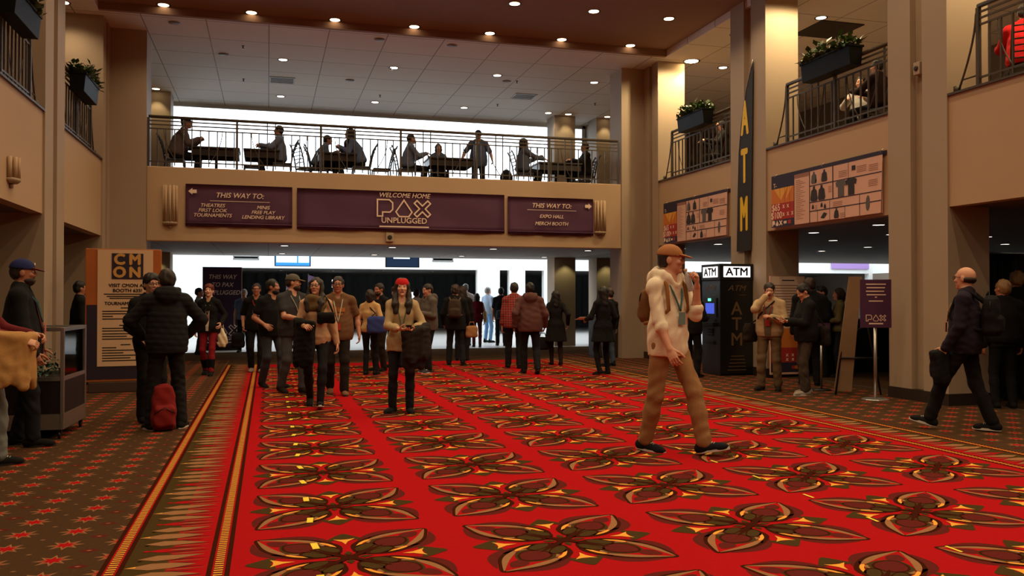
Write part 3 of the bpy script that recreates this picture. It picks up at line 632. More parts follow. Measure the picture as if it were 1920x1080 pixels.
# ---------------------------------------------------------------- glass display case
t = thing('display_case', 'aluminium and glass display case on casters at left', 'display case', (-2.62, 10.28, 0), R(-2)); bx, by = .60, .46; DKP = mat('case_panel', (30, 18, 20), .5)
for sx in (-1, 1):
    for sy in (-1, 1):
        m = MB(); m.box(sx*bx-.018, sx*bx+.018, sy*by-.018, sy*by+.018, .10, 1.15); m.build('corner_post', ALU, t, bevel=.004)
        m = MB(); m.lathe([(.035, -.012), (.038, 0), (.035, .012)], n=16); m.xf(lambda x, y, z: (sx*(bx-.03)+z, sy*(by-.03)+x, .04+y)); m.box(sx*(bx-.03)-.02, sx*(bx-.03)+.02, sy*(by-.03)-.02, sy*(by-.03)+.02, .06, .11); m.build('caster', GALV, t)
m = MB()
for z0, z1 in ((.10, .26), (.60, .64), (1.11, 1.15)):
    for s in (-1, 1): m.box(-bx, bx, s*by-.012, s*by+.012, z0, z1); m.box(s*bx-.012, s*bx+.012, -by, by, z0, z1)
m.build('frame_rails', ALU, t)
m = MB()
for s in (-1, 1): m.box(-bx+.01, bx-.01, s*by-.006, s*by+.006, .26, .60); m.box(s*bx-.006, s*bx+.006, -by+.01, by-.01, .26, .60)
m.box(-bx+.02, bx-.02, -by+.02, by-.02, .595, .605); m.box(-bx+.02, bx-.02, -by+.02, by-.02, .10, .12); m.build('panels', DKP, t)
m = MB()
for s in (-1, 1): m.box(-bx, bx, s*by-.003, s*by+.003, .64, 1.11); m.box(s*bx-.003, s*bx+.003, -by, by, .64, 1.11)
m.box(-bx, bx, -by, by, 1.135, 1.141); m.build('glass', GLASS, t)
DGR = mat('miniature_green', (46, 96, 74), .35, nscale=20, namt=.5)
f = leaves(500, .5, .36, .34, .06, np.random.RandomState(9)); f.xf(lambda x, y, z: (x*.9-2.62, y+10.28, z+.612)); o = f.build('display_foliage', DGR); tag(o, 'dark green leafy scenery piled inside the glass display case', 'scenery')
# ---------------------------------------------------------------- banner under the balcony, screens, vents
t = thing('standing_banner', 'tall dark purple floor banner pointing the way, far left', 'banner', (-1.24, 25.45, 0)); PUR2 = mat('banner_dark_purple', (58, 34, 58), .7)
m = MB(); m.box(-.52, .52, -.015, .015, .08, 2.33); m.build('panel', PUR2, t); m = MB(); m.box(-.5, .5, -.16, .16, 0, .08); m.build('base', GALV, t, bevel=.01)
m = MB(); m.box(.515, .535, -.02, .02, .08, 2.33); m.build('edge_pole', ALU, t)
for i, s in enumerate(('THIS WAY', 'TO PAX', 'UNPLUGGED')): m = MB(); put_text(m, s, 0, 2.05-.22*i, .17, w=.018, bold=.014, shear=.25, sx=.95); m.xf(sgn).build('lettering', LETW, t)
m = MB(); logo(m, 0, .55, .30, .018, wd=.08); m.xf(sgn).build('logo', LETW, t); m = MB(); put_text(m, 'UNPLUGGED', 0, .32, .13, w=.018, bold=.012); strip2(m, -.45, .45, .2, .225, .018); m.xf(sgn).build('lower_lettering', LETW, t)
SKY1 = mat('screen_blue', (60, 150, 235), .3, emit=1.3); SKY2 = mat('screen_white', (225, 245, 255), .3, emit=1.5); SKY3 = mat('screen_dim', (40, 62, 92), .3, emit=.6)
for x, n, dim in ((.70, 'bright blue wall screen hanging under the balcony, left one', 0), (3.96, 'dark wall screen hanging under the balcony, right one', 1)):
    t = thing('hanging_screen', n, 'screen', (x, 26.22, 2.40)); m = MB(); m.box(-.52, .52, 0, .08, 0, .33); m.build('housing', BLKP, t, bevel=.01)
    m = MB(); strip2(m, -.49, .49, .02, .31, .002, 0)
    if not dim: strip2(m, -.47, .12, .11, .30, .004, 1); strip2(m, .16, .47, .11, .30, .004, 1)
    else: strip2(m, -.28, .22, .26, .30, .004, 1)
    m.xf(sgn).build('screen', [SKY3 if dim else SKY1, SKY2], t); m = MB(); m.box(-.05, .05, .02, .06, .33, .34); m.build('bracket', GALV, t)
GRILL = mat('vent_grey', (150, 150, 148), .5)
def vent(name, x, y, z, w, d, label, rx=0):
    t = thing(name, label, 'vent', (x, y, z)); m = MB(); a = MB(); g = (lambda x, y, z: (x, y, z)) if not rx else (lambda x, y, z: (x, z, y))
    m.box(-w/2, w/2, -d/2, -d/2+.03, -.014, .004); m.box(-w/2, w/2, d/2-.03, d/2, -.014, .004); m.box(-w/2, -w/2+.03, -d/2, d/2, -.014, .004); m.box(w/2-.03, w/2, -d/2, d/2, -.014, .004); m.xf(g).build('frame', GRILL, t)
    for i in range(6): a.box(-w/2+.03, w/2-.03, -d/2+.04+(d-.08)*i/6, -d/2+.05+(d-.08)*i/6+.02, -.010, .002)
    a.xf(g).build('slats', GRILL if rx else mat('vent_dark', (60, 62, 64), .5), t)
vent('ceiling_vent', .33, 22.75, ZC, .62, .62, 'square ceiling air vent over the left half of the balcony'); vent('ceiling_vent', 6.8, 22.75, ZC, .62, .62, 'square ceiling air vent over the right half of the balcony')
vent('wall_vent', -.8, FY-.01, 2.98, .92, .14, 'long grey vent on the white wall, left of the screens', 1); vent('wall_vent', 6.72, FY-.01, 3.0, .84, .16, 'long grey vent on the white wall, right of the screens', 1)
o = MB(); o.box(-.5, .5, -.5, .5, -.02, .004); o = o.build('ceiling_hatch', mat('hatch_dark', (62, 52, 44), .8)); o.location = (11.2, 15.35, ZC); tag(o, 'dark square access panel in the right gallery ceiling', 'ceiling panel')
SPR = mat('sprinkler_dark', (40, 38, 36), .4, .5)
m = MB(); m.lathe([(.035, 0), (.035, -.008), (.012, -.012), (.012, -.05), (.03, -.055), (.03, -.06)], n=12); sp0 = m.build('sprinkler_head', SPR, None, True)
for i, (x, y) in enumerate(((-.55, 19.9), (-.62, 22.9), (2.85, 20.8), (2.95, 23.7), (6.15, 21.2), (6.35, 23.9), (9.0, 23.0))):
    s = sp0 if i == 0 else sp0.copy()
    if i: C.objects.link(s)
    s.location = (x, y, ZC); tag(s, 'tiny dark sprinkler head in the tiled balcony ceiling', 'sprinkler', 'sprinkler heads in the balcony ceiling')
m = MB(); m.lathe([(.11, -.012), (.12, 0), (.12, .004)], n=20); s0 = m.build('ceiling_speaker', mat('speaker_grey', (128, 116, 106), .7), None, True)
for i, (x, y) in enumerate(((-1.0, 20.7), (-1.85, 18.6), (2.3, 18.6), (3.9, 18.6), (5.9, 21.3), (2.0, 22.3))):
    s = s0 if i == 0 else s0.copy()
    if i: C.objects.link(s)
    s.location = (x, y, ZC); tag(s, 'flat round ceiling speaker, same grey as the tiles', 'speaker', 'round speakers in the balcony ceiling')
# cabinet by the right balcony pillar
t = thing('waste_cabinet', 'dark waste cabinet with round white mark beside right balcony pillar', 'cabinet', (7.93, 19.75, 0)); m = MB(); m.box(-.28, .28, -.25, .25, .04, 1.0); m.build('body', mat('cabinet_dark', (44, 32, 26), .5, nscale=12, namt=.15), t, bevel=.01)
m = MB(); m.box(-.30, .30, -.27, .27, 1.0, 1.04); m.build('top', BLKP, t, bevel=.008); m = MB(); m.lathe([(.045, 0), (.045, .006)], n=18); m.lathe([(.022, .006), (.022, .008)], n=12); m.xf(lambda x, y, z: (x+.16, -.25-z, y+.84)).build('round_mark', LETW, t)
m = MB(); m.box(-.27, .27, -.24, .24, 0, .04); m.build('plinth', SKIRT, t)
# ---------------------------------------------------------------- right foreground signs
t = thing('pole_sign', 'purple sign on a silver pole with round base, before right column', 'sign', (8.36, 10.42, 0), R(-18))
m = MB(); m.lathe([(.19, 0), (.19, .012), (.16, .022), (.03, .03)], n=28); m.build('base', ALU, t, True); m = MB(); m.lathe([(.022, .02), (.022, 1.1)], n=14); m.build('pole', ALU, t, True)
m = MB(); m.box(-.22, .22, -.035, -.02, 1.03, 1.72); m.build('sign_panel', PURD, t, bevel=.004)
m = MB()
for i in range(4): strip2(m, -.14+.01*(i % 2), .14-.012*(i % 3), 1.645-.05*i, 1.66-.05*i, .037)
strip2(m, -.015, .015, 1.46, 1.475, .037); strip2(m, -.1, .1, 1.405, 1.42, .037); m.xf(sgn).build('lettering', LETW, t); m = MB(); logo(m, 0, 1.17, .085, .037, wd=.1); strip2(m, -.1, .1, 1.08, 1.10, .037); m.xf(sgn).build('logo', LETW, t)
BRD = mat('board_tan', (150, 120, 88), .8, nscale=5, namt=.1)
t = thing('easel', 'black folding easel holding a tan board behind the purple sign', 'easel', (8.62, 11.2, 0), R(-18))
for a, b in (((-.05, 0, 1.78), (-.36, -.2, 0)), ((.05, 0, 1.78), (.32, -.18, 0)), ((0, .05, 1.75), (.02, .6, 0))): m = MB(); m.tube([a, b], .014, 8); m.build('leg', BLKP, t, True)
m = MB(); m.tube([(-.28, -.16, .55), (.30, -.16, .55)], .014, 8); m.tube([(.17, -.09, 1.05), (.02, .28, .9)], .012, 8); m.build('crossbar', BLKP, t, True)
m = MB(); m.prism([(-.36, .05), (-.10, .05), (.06, 1.78), (-.13, 1.78)], sgn, .12, .14); m.build('board', BRD, t)
t = thing('arrow_sign', 'small purple sign with white left arrow on thin stanchion', 'sign', (8.42, 11.75, 0), R(-18)); m = MB(); m.lathe([(.15, 0), (.15, .012), (.02, .03)], n=24); m.build('base', GALV, t, True)
m = MB(); m.lathe([(.018, .02), (.018, .82)], n=12); m.build('pole', ALU, t, True); m = MB(); m.box(-.13, .13, -.03, -.02, .82, 1.06); m.build('sign_panel', PURD, t); m = MB(); m.poly([(*p, .032) for p in arrow(0, .94, .17, -1)]); m.xf(sgn).build('arrow', LETW, t)
t = thing('poster_stand', 'white list poster with orange price panel below, on right column', 'poster', (9.17, 13.80, 0)); m = MB(); m.box(-.36, .36, -.02, .02, .06, 1.86); m.build('board', PINK, t); m = MB(); m.box(-.36, -.3, -.05, .1, 0, .06); m.box(.3, .36, -.05, .1, 0, .06); m.build('foot', GALV, t)
m = MB(); strip2(m, -.345, .345, .92, 1.845, .021, 0)
for i in range(14): strip2(m, -.30+.02*(i % 2), .28-.09*((i*3) % 5)/5, 1.68-.05*i, 1.695-.05*i, .022, 1)
strip2(m, -.12, .14, 1.77, 1.79, .022, 2); strip2(m, -.36, .36, .55, .9, .022, 3); strip2(m, -.36, .36, .28, .55, .022, 4); strip2(m, -.36, .36, .1, .28, .022, 5)
for v in (.42, .34): [put_text(m, 'x', u, v, .1, 0, .024, bold=.03) for u in (-.02, .1, .22)]
m.poly([(.12+.05*cos(i*pi/6), .19+.035*sin(i*pi/6), .024) for i in range(12)], 4); m.poly([(.18+.05*cos(i*pi/6), .19+.035*sin(i*pi/6), .025) for i in range(12)], 3)
m.xf(sgn).build('print', [LETW, LINEP, LETB, ORNG, REDP, NAVY], t)
# black draped counters and partitions in the right aisle
def drape(x0, x1, y, h, label, rz=0):
    t = thing('draped_counter', label, 'counter', ((x0+x1)/2, y, 0), rz); w = x1-x0; m = MB(); n = int(w*14)
    P = [(-w/2+w*i/n, -.3+.02*sin(i*1.7)) for i in range(n+1)]
    o = P+[(w/2, .3), (-w/2, .3)]; m.prism(o, lambda u, v, w_: (u, v, w_), 0, h-.03); m.build('black_drape', BLACKD, t); m = MB(); m.box(-w/2-.02, w/2+.02, -.34, .34, h-.03, h); m.build('counter_top', BLKP, t, bevel=.006)
drape(9.9, 13.0, 14.6, 1.05, 'long black draped counter behind the queue in right aisle')
drape(10.0, 13.6, 10.6, 1.02, 'black draped counter at the right edge behind the bald man')
for x0, x1, y, h, n in ((10.6, 14.5, 12.6, 2.25, 'tall black curtain partition behind the two blond heads'),):
    t = thing('curtain_partition', n, 'curtain', ((x0+x1)/2, y, 0)); w = x1-x0; m = MB(); k = 90
    o = [(-w/2+w*i/k, .03*sin(i*1.8)) for i in range(k+1)]; o2 = [(u, v+.02) for u, v in reversed(o)]
    m.prism(o+o2, lambda u, v, w_: (u, v, w_), .02, h); m.build('black_curtain', BLACKD, t, True); m = MB(); m.tube([(-w/2, 0.01, h+.02), (w/2, .01, h+.02)], .025, 8); m.build('top_pole', ALU, t, True)
    for s in (-1, 1): m = MB(); m.tube([(s*w/2, .01, .01), (s*w/2, .01, h+.03)], .025, 8); m.build('upright', ALU, t, True)
# lit items deep in the right aisle
CREAM = mat('lit_cream_panel', (255, 232, 180), .5, emit=1.1); LIL = mat('lilac_banner', (176, 140, 206), .6)
t = thing('light_box', 'wide cream light box on the far wall of right aisle', 'light box', (21.6, FY+.7, 1.95)); m = MB(); m.box(-1.4, 1.4, -.04, .05, 0, .42); m.box(-1.4, -1.3, -.02, .03, -1.95, 0); m.box(1.3, 1.4, -.02, .03, -1.95, 0); m.build('frame', GALV, t); m = MB(); m.box(-1.32, 1.32, -.05, -.04, .05, .38); m.build('lit_panel', CREAM, t)
t = thing('hanging_banner', 'pale lilac banner strip on the far white wall, right', 'banner', (25.75, FY-.05, 2.80)); m = MB(); m.box(-1.0, 1.0, -.02, .02, 0, .30); m.build('cloth', LIL, t); m = MB(); m.tube([(-1.02, 0, .31), (1.02, 0, .31)], .02, 8); m.build('pole', ALU, t)
for x, z, w, h, n in ((2.95, 1.95, .5, .34, 'small white lit sign in the dark far room, above headband'), (6.1, .95, .62, .8, 'white lit sign low in the dark far room, right part')):
    t = thing('lit_wall_sign', n, 'sign', (x, 38.5, z-.02)); m = MB(); m.box(-w/2, w/2, -.03, .03, 0, h); m.build('panel', LIT, t); m = MB(); m.tube([(0, .04, -z+.02), (0, .04, h)], .02, 6); m.build('stand', GALV, t)
for x, n in ((.35, 'left'), (1.25, 'right')):
    t = thing('tall_flag', 'violet feather flag in the dark far room, '+n+' one', 'flag', (x+.6, 37.5, 0)); m = MB(); m.prism([(-.2, .3), (.2, .3), (.24, 1.7), (.1, 2.35), (-.2, 2.45)], sgn, -.006, .006); m.build('cloth', LIL, t); m = MB(); m.tube([(-.21, 0, 0), (-.21, 0, 2.5)], .015, 6); m.build('pole', ALU, t)
# ---------------------------------------------------------------- tape marks on the carpet
TAPE = mat('tape_yellow', (255, 226, 40), .5)
m = MB(); m.box(-.020, .020, -.062, .062, .0046, .0056); s0 = m.build('tape_square', TAPE); r = np.random.RandomState(3)
for i in range(15):
    s = s0 if i == 0 else s0.copy()
    if i: C.objects.link(s)
    s.location = (.268, 4.55+.607*i, 0); s.rotation_euler = (0, 0, r.uniform(-.2, .2)); tag(s, 'small yellow tape square in the line along the carpet left', 'tape mark', 'yellow tape squares on the left of the carpet')
m = MB(); m.box(-.009, .009, -.06, .06, .0046, .0056); s0 = m.build('tape_dash', TAPE)
for i in range(16):
    s = s0 if i == 0 else s0.copy()
    if i: C.objects.link(s)
    s.location = (3.81, 4.09+.693*i, 0); s.rotation_euler = (0, 0, r.uniform(-.06, .06)); tag(s, 'short yellow tape dash in the line right of carpet centre', 'tape mark', 'yellow tape dashes right of the carpet centre')
# ================================================================ people: smooth-blended solids sampled on a grid, one continuous surface each
def nrm(v): v = np.asarray(v, float); return v/(np.linalg.norm(v)+1e-9)
def rotz(a): return np.array([[cos(a), -sin(a), 0], [sin(a), cos(a), 0], [0, 0, 1]])
def rotx(a): return np.array([[1, 0, 0], [0, cos(a), -sin(a)], [0, sin(a), cos(a)]])
def roty(a): return np.array([[cos(a), 0, sin(a)], [0, 1, 0], [-sin(a), 0, cos(a)]])
class SDF:
    def __init__(s): s.ops = []
    def cap(s, a, b, ra, rb=None, k=.02, sub=False):
        a, b = np.asarray(a, float), np.asarray(b, float); rb = ra if rb is None else rb; r = max(ra, rb)
        s.ops.append(('c', a, b, ra, rb, k, sub, np.minimum(a, b)-r, np.maximum(a, b)+r)); return s
    def ell(s, c, r, rot=None, k=.02, sub=False):
        c, r = np.asarray(c, float), np.asarray(r, float); e = r if rot is None else np.abs(rot) @ r
        s.ops.append(('e', c, r, rot, None, k, sub, c-e, c+e)); return s
    def loft(s, o, ax, u, ts, rx, ry, oy=None, k=.02, p=2.0, sub=False):
        """flat-ended tube about axis ax from o, elliptical section radii rx, ry over stations ts"""
        o = np.asarray(o, float); ax = nrm(ax); u = nrm(np.asarray(u, float)-ax*np.dot(u, ax)); v = np.cross(ax, u); ts, rx, ry = map(np.array, (ts, rx, ry)); oy = np.zeros(len(ts)) if oy is None else np.array(oy)
        P = np.array([o+ax*t for t in ts]); r = max(rx.max(), ry.max()+abs(oy).max())
        s.ops.append(('l', o, ax, u, v, k, sub, P.min(0)-r, P.max(0)+r, ts, rx, ry, oy, p)); return s
    def mesh(s, vox, noise=None, clips=()):
        lo = np.min([o[7] for o in s.ops if not o[6]], 0)-3*vox; hi = np.max([o[8] for o in s.ops if not o[6]], 0)+3*vox
        n = np.ceil((hi-lo)/vox).astype(int)+1; D = np.full(n, 1e3, np.float32); ax = [(lo[i]+vox*np.arange(n[i])).astype(np.float32) for i in range(3)]
        for o in s.ops:
            k = o[5]; pad = k+2.5*vox; i0 = np.maximum(0, np.floor((o[7]-pad-lo)/vox).astype(int)); i1 = np.minimum(n, np.ceil((o[8]+pad-lo)/vox).astype(int)+1)
            if (i1 <= i0).any(): continue
            X, Y, Z = ax[0][i0[0]:i1[0], None, None], ax[1][None, i0[1]:i1[1], None], ax[2][None, None, i0[2]:i1[2]]
            if o[0] == 'c':
                a, b, ra, rb = o[1:5]; ab = b-a; L2 = ab @ ab+1e-12
                t = np.clip(((X-a[0])*ab[0]+(Y-a[1])*ab[1]+(Z-a[2])*ab[2])/L2, 0, 1)
                d = np.sqrt((X-a[0]-t*ab[0])**2+(Y-a[1]-t*ab[1])**2+(Z-a[2]-t*ab[2])**2)-(ra+(rb-ra)*t)
            elif o[0] == 'e':
                c, r, rot = o[1], o[2], o[3]; x, y, z = X-c[0], Y-c[1], Z-c[2]
                if rot is not None: x, y, z = (rot[0, 0]*x+rot[1, 0]*y+rot[2, 0]*z), (rot[0, 1]*x+rot[1, 1]*y+rot[2, 1]*z), (rot[0, 2]*x+rot[1, 2]*y+rot[2, 2]*z)
                k0 = np.sqrt((x/r[0])**2+(y/r[1])**2+(z/r[2])**2); k1 = np.sqrt((x/r[0]**2)**2+(y/r[1]**2)**2+(z/r[2]**2)**2)+1e-6; d = k0*(k0-1)/k1
                d = np.maximum(d, -r.min())
            else:
                _, oo, w, u, v = o[:5]; ts, rx, ry, oy, p = o[9:]; x, y, z = X-oo[0], Y-oo[1], Z-oo[2]
                t = x*w[0]+y*w[1]+z*w[2]; q = x*u[0]+y*u[1]+z*u[2]; h = x*v[0]+y*v[1]+z*v[2]
                a, b = np.interp(t, ts, rx), np.interp(t, ts, ry); h = h-np.interp(t, ts, oy)
                d = ((np.abs(q/a)**p+np.abs(h/b)**p)**(1/p)-1)*np.minimum(a, b); d = np.maximum(d, np.maximum(t-ts[-1], ts[0]-t))
            sl = tuple(slice(i0[i], i1[i]) for i in range(3)); B = D[sl]
            if o[6]: hh = np.maximum(k-np.abs(B+d), 0)/k; D[sl] = np.maximum(B, -d)+hh*hh*k/4
            else: hh = np.maximum(k-np.abs(B-d), 0)/k; D[sl] = np.minimum(B, d)-hh*hh*k/4
        X, Y, Z = ax[0][:, None, None], ax[1][None, :, None], ax[2][None, None, :]
        for nn, oo in clips: D = np.maximum(D, (X-oo[0])*nn[0]+(Y-oo[1])*nn[1]+(Z-oo[2])*nn[2])
        if noise is not None: D = D+noise(X, Y, Z).astype(np.float32)
        for i in range(3):
            sl = [slice(None)]*3
            for e in (0, -1): sl[i] = e; D[tuple(sl)] = np.maximum(D[tuple(sl)], vox)
        return surface(D, lo, vox)
def surface(D, lo, vox):
    I = D < 0; n = D.shape; S = np.zeros((n[0]-1, n[1]-1, n[2]-1), np.int8)
    for dx in (0, 1):
        for dy in (0, 1):
            for dz in (0, 1): S += I[dx:n[0]-1+dx, dy:n[1]-1+dy, dz:n[2]-1+dz]
    act = np.argwhere((S > 0) & (S < 8)); m = len(act)
    idx = np.full(S.shape, -1, np.int32); idx[tuple(act.T)] = np.arange(m)
    acc = np.zeros((m, 3)); cnt = np.zeros(m)
    cs = [(x, y, z) for x in (0, 1) for y in (0, 1) for z in (0, 1)]
    val = {c: D[act[:, 0]+c[0], act[:, 1]+c[1], act[:, 2]+c[2]].astype(float) for c in cs}
    for c in cs:
        for a in range(3):
            if c[a]: continue
            c2 = list(c); c2[a] = 1; c2 = tuple(c2); v0, v1 = val[c], val[c2]; q = (v0 < 0) != (v1 < 0); t = np.where(q, v0/(v0-v1+1e-12), 0)
            for b in range(3): acc[:, b] += np.where(q, c[b]+(t if b == a else 0), 0)
            cnt += q
    V = lo+vox*(act+acc/cnt[:, None]); Q = []
    for a in range(3):
        b, c = (a+1) % 3, (a+2) % 3; sl0 = [slice(1, -1)]*3; sl1 = [slice(1, -1)]*3; sl0[a] = slice(0, n[a]-1); sl1[a] = slice(1, n[a])
        s0, s1 = I[tuple(sl0)], I[tuple(sl1)]; off = np.array([1, 1, 1]); off[a] = 0
        for flip, M in ((0, s0 & ~s1), (1, ~s0 & s1)):
            e = np.argwhere(M)+off
            if not len(e): continue
            def g(db, dc): p = e.copy(); p[:, b] += db; p[:, c] += dc; return idx[tuple(p.T)]
            q = np.stack([g(-1, -1), g(0, -1), g(0, 0), g(-1, 0)], 1); Q.append(q[:, ::-1] if flip else q)
    Q = np.concatenate(Q) if Q else np.zeros((0, 4), int)
    return V, Q[(Q >= 0).all(1)]
def relax(V, Q, it=1, f=.5):
    e = np.concatenate([Q[:, [0, 1]], Q[:, [1, 2]], Q[:, [2, 3]], Q[:, [3, 0]]])
    for _ in range(it):
        S = np.zeros_like(V); c = np.bincount(e[:, 0], minlength=len(V))+np.bincount(e[:, 1], minlength=len(V))
        for j in range(3): S[:, j] = np.bincount(e[:, 0], V[e[:, 1], j], len(V))+np.bincount(e[:, 1], V[e[:, 0], j], len(V))
        V = V+(S/np.maximum(c, 1)[:, None]-V)*f
    return V
def npmesh(name, V, Q, mats, parent=None, mi=None, smooth=True):
    if not isinstance(mats, (list, tuple)): mats = [mats]
    me = bpy.data.meshes.new(name); me.vertices.add(len(V)); me.vertices.foreach_set('co', np.asarray(V, np.float32).ravel())
    me.loops.add(Q.size); me.loops.foreach_set('vertex_index', Q.astype(np.int32).ravel()); me.polygons.add(len(Q))
    me.polygons.foreach_set('loop_start', np.arange(0, Q.size, 4, dtype=np.int32)); me.polygons.foreach_set('use_smooth', np.full(len(Q), smooth))
    for mm in mats: me.materials.append(mm)
    if mi is not None: me.polygons.foreach_set('material_index', mi.astype(np.int32))
    me.update(calc_edges=True); me.validate()
    o = bpy.data.objects.new(name, me); C.objects.link(o)
    if parent is not None: o.parent = parent
    return o
def wrinkle(rn, am):
    W = [(nrm(rn.normal(0, 1, 3)*np.array([1, 1, .9]))*rn.uniform(26, 95), rn.uniform(0, 6), rn.normal(0, 1, 3)*9, rn.uniform(.5, 1)) for _ in range(7)]
    def f(X, Y, Z):
        o = 0
        for k, p, q, a in W: o = o+a*np.sin(k[0]*X+k[1]*Y+k[2]*Z+p+2.2*np.sin(q[0]*X+q[1]*Y+q[2]*Z+p*2))*(.55+.45*np.sin(q[1]*X+q[2]*Y+q[0]*Z))
        return am*.5*o
    return f
def ik(S, T, l1, l2, pole):
    S, T = np.array(S, float), np.array(T, float); d = T-S; L = min(np.linalg.norm(d), l1+l2-.004); u = nrm(d); a = (l1*l1-l2*l2+L*L)/(2*L); h = sqrt(max(0, l1*l1-a*a)); p = np.array(pole, float); p = nrm(p-u*np.dot(p, u)); return S+u*a+p*h, S+u*L
SKINS = {'light': (206, 150, 122), 'pale': (226, 178, 152), 'tan': (178, 120, 92), 'brown': (118, 78, 58)}
HAIRS = {'black': (22, 18, 17), 'brown': (52, 34, 25), 'dark': (36, 26, 21), 'red': (104, 34, 30), 'blond': (150, 116, 74), 'grey': (128, 120, 112), 'white': (200, 196, 190)}
def fab(c, bump=.25):
    k = .62 if sum(c) < 160 else 1
    return mat('fabric_%d_%d_%d' % tuple(c), tuple(v*k for v in c), .9, nscale=9, namt=.14, bump=bump, bscale=55, spec=.25)
LIP = mat('lips', (150, 78, 70), .5); EYEW = mat('eye_white', (215, 205, 200), .3); IRIS = mat('iris', (38, 26, 20), .25); SOLEW = mat('sole_white', (206, 200, 190), .6); SOLED = mat('sole_dark', (40, 36, 34), .6); LENSG = mat('spectacle_frame', (24, 20, 20), .3); BADGE = mat('badge', (206, 120, 110), .5)
PEOPLE = []
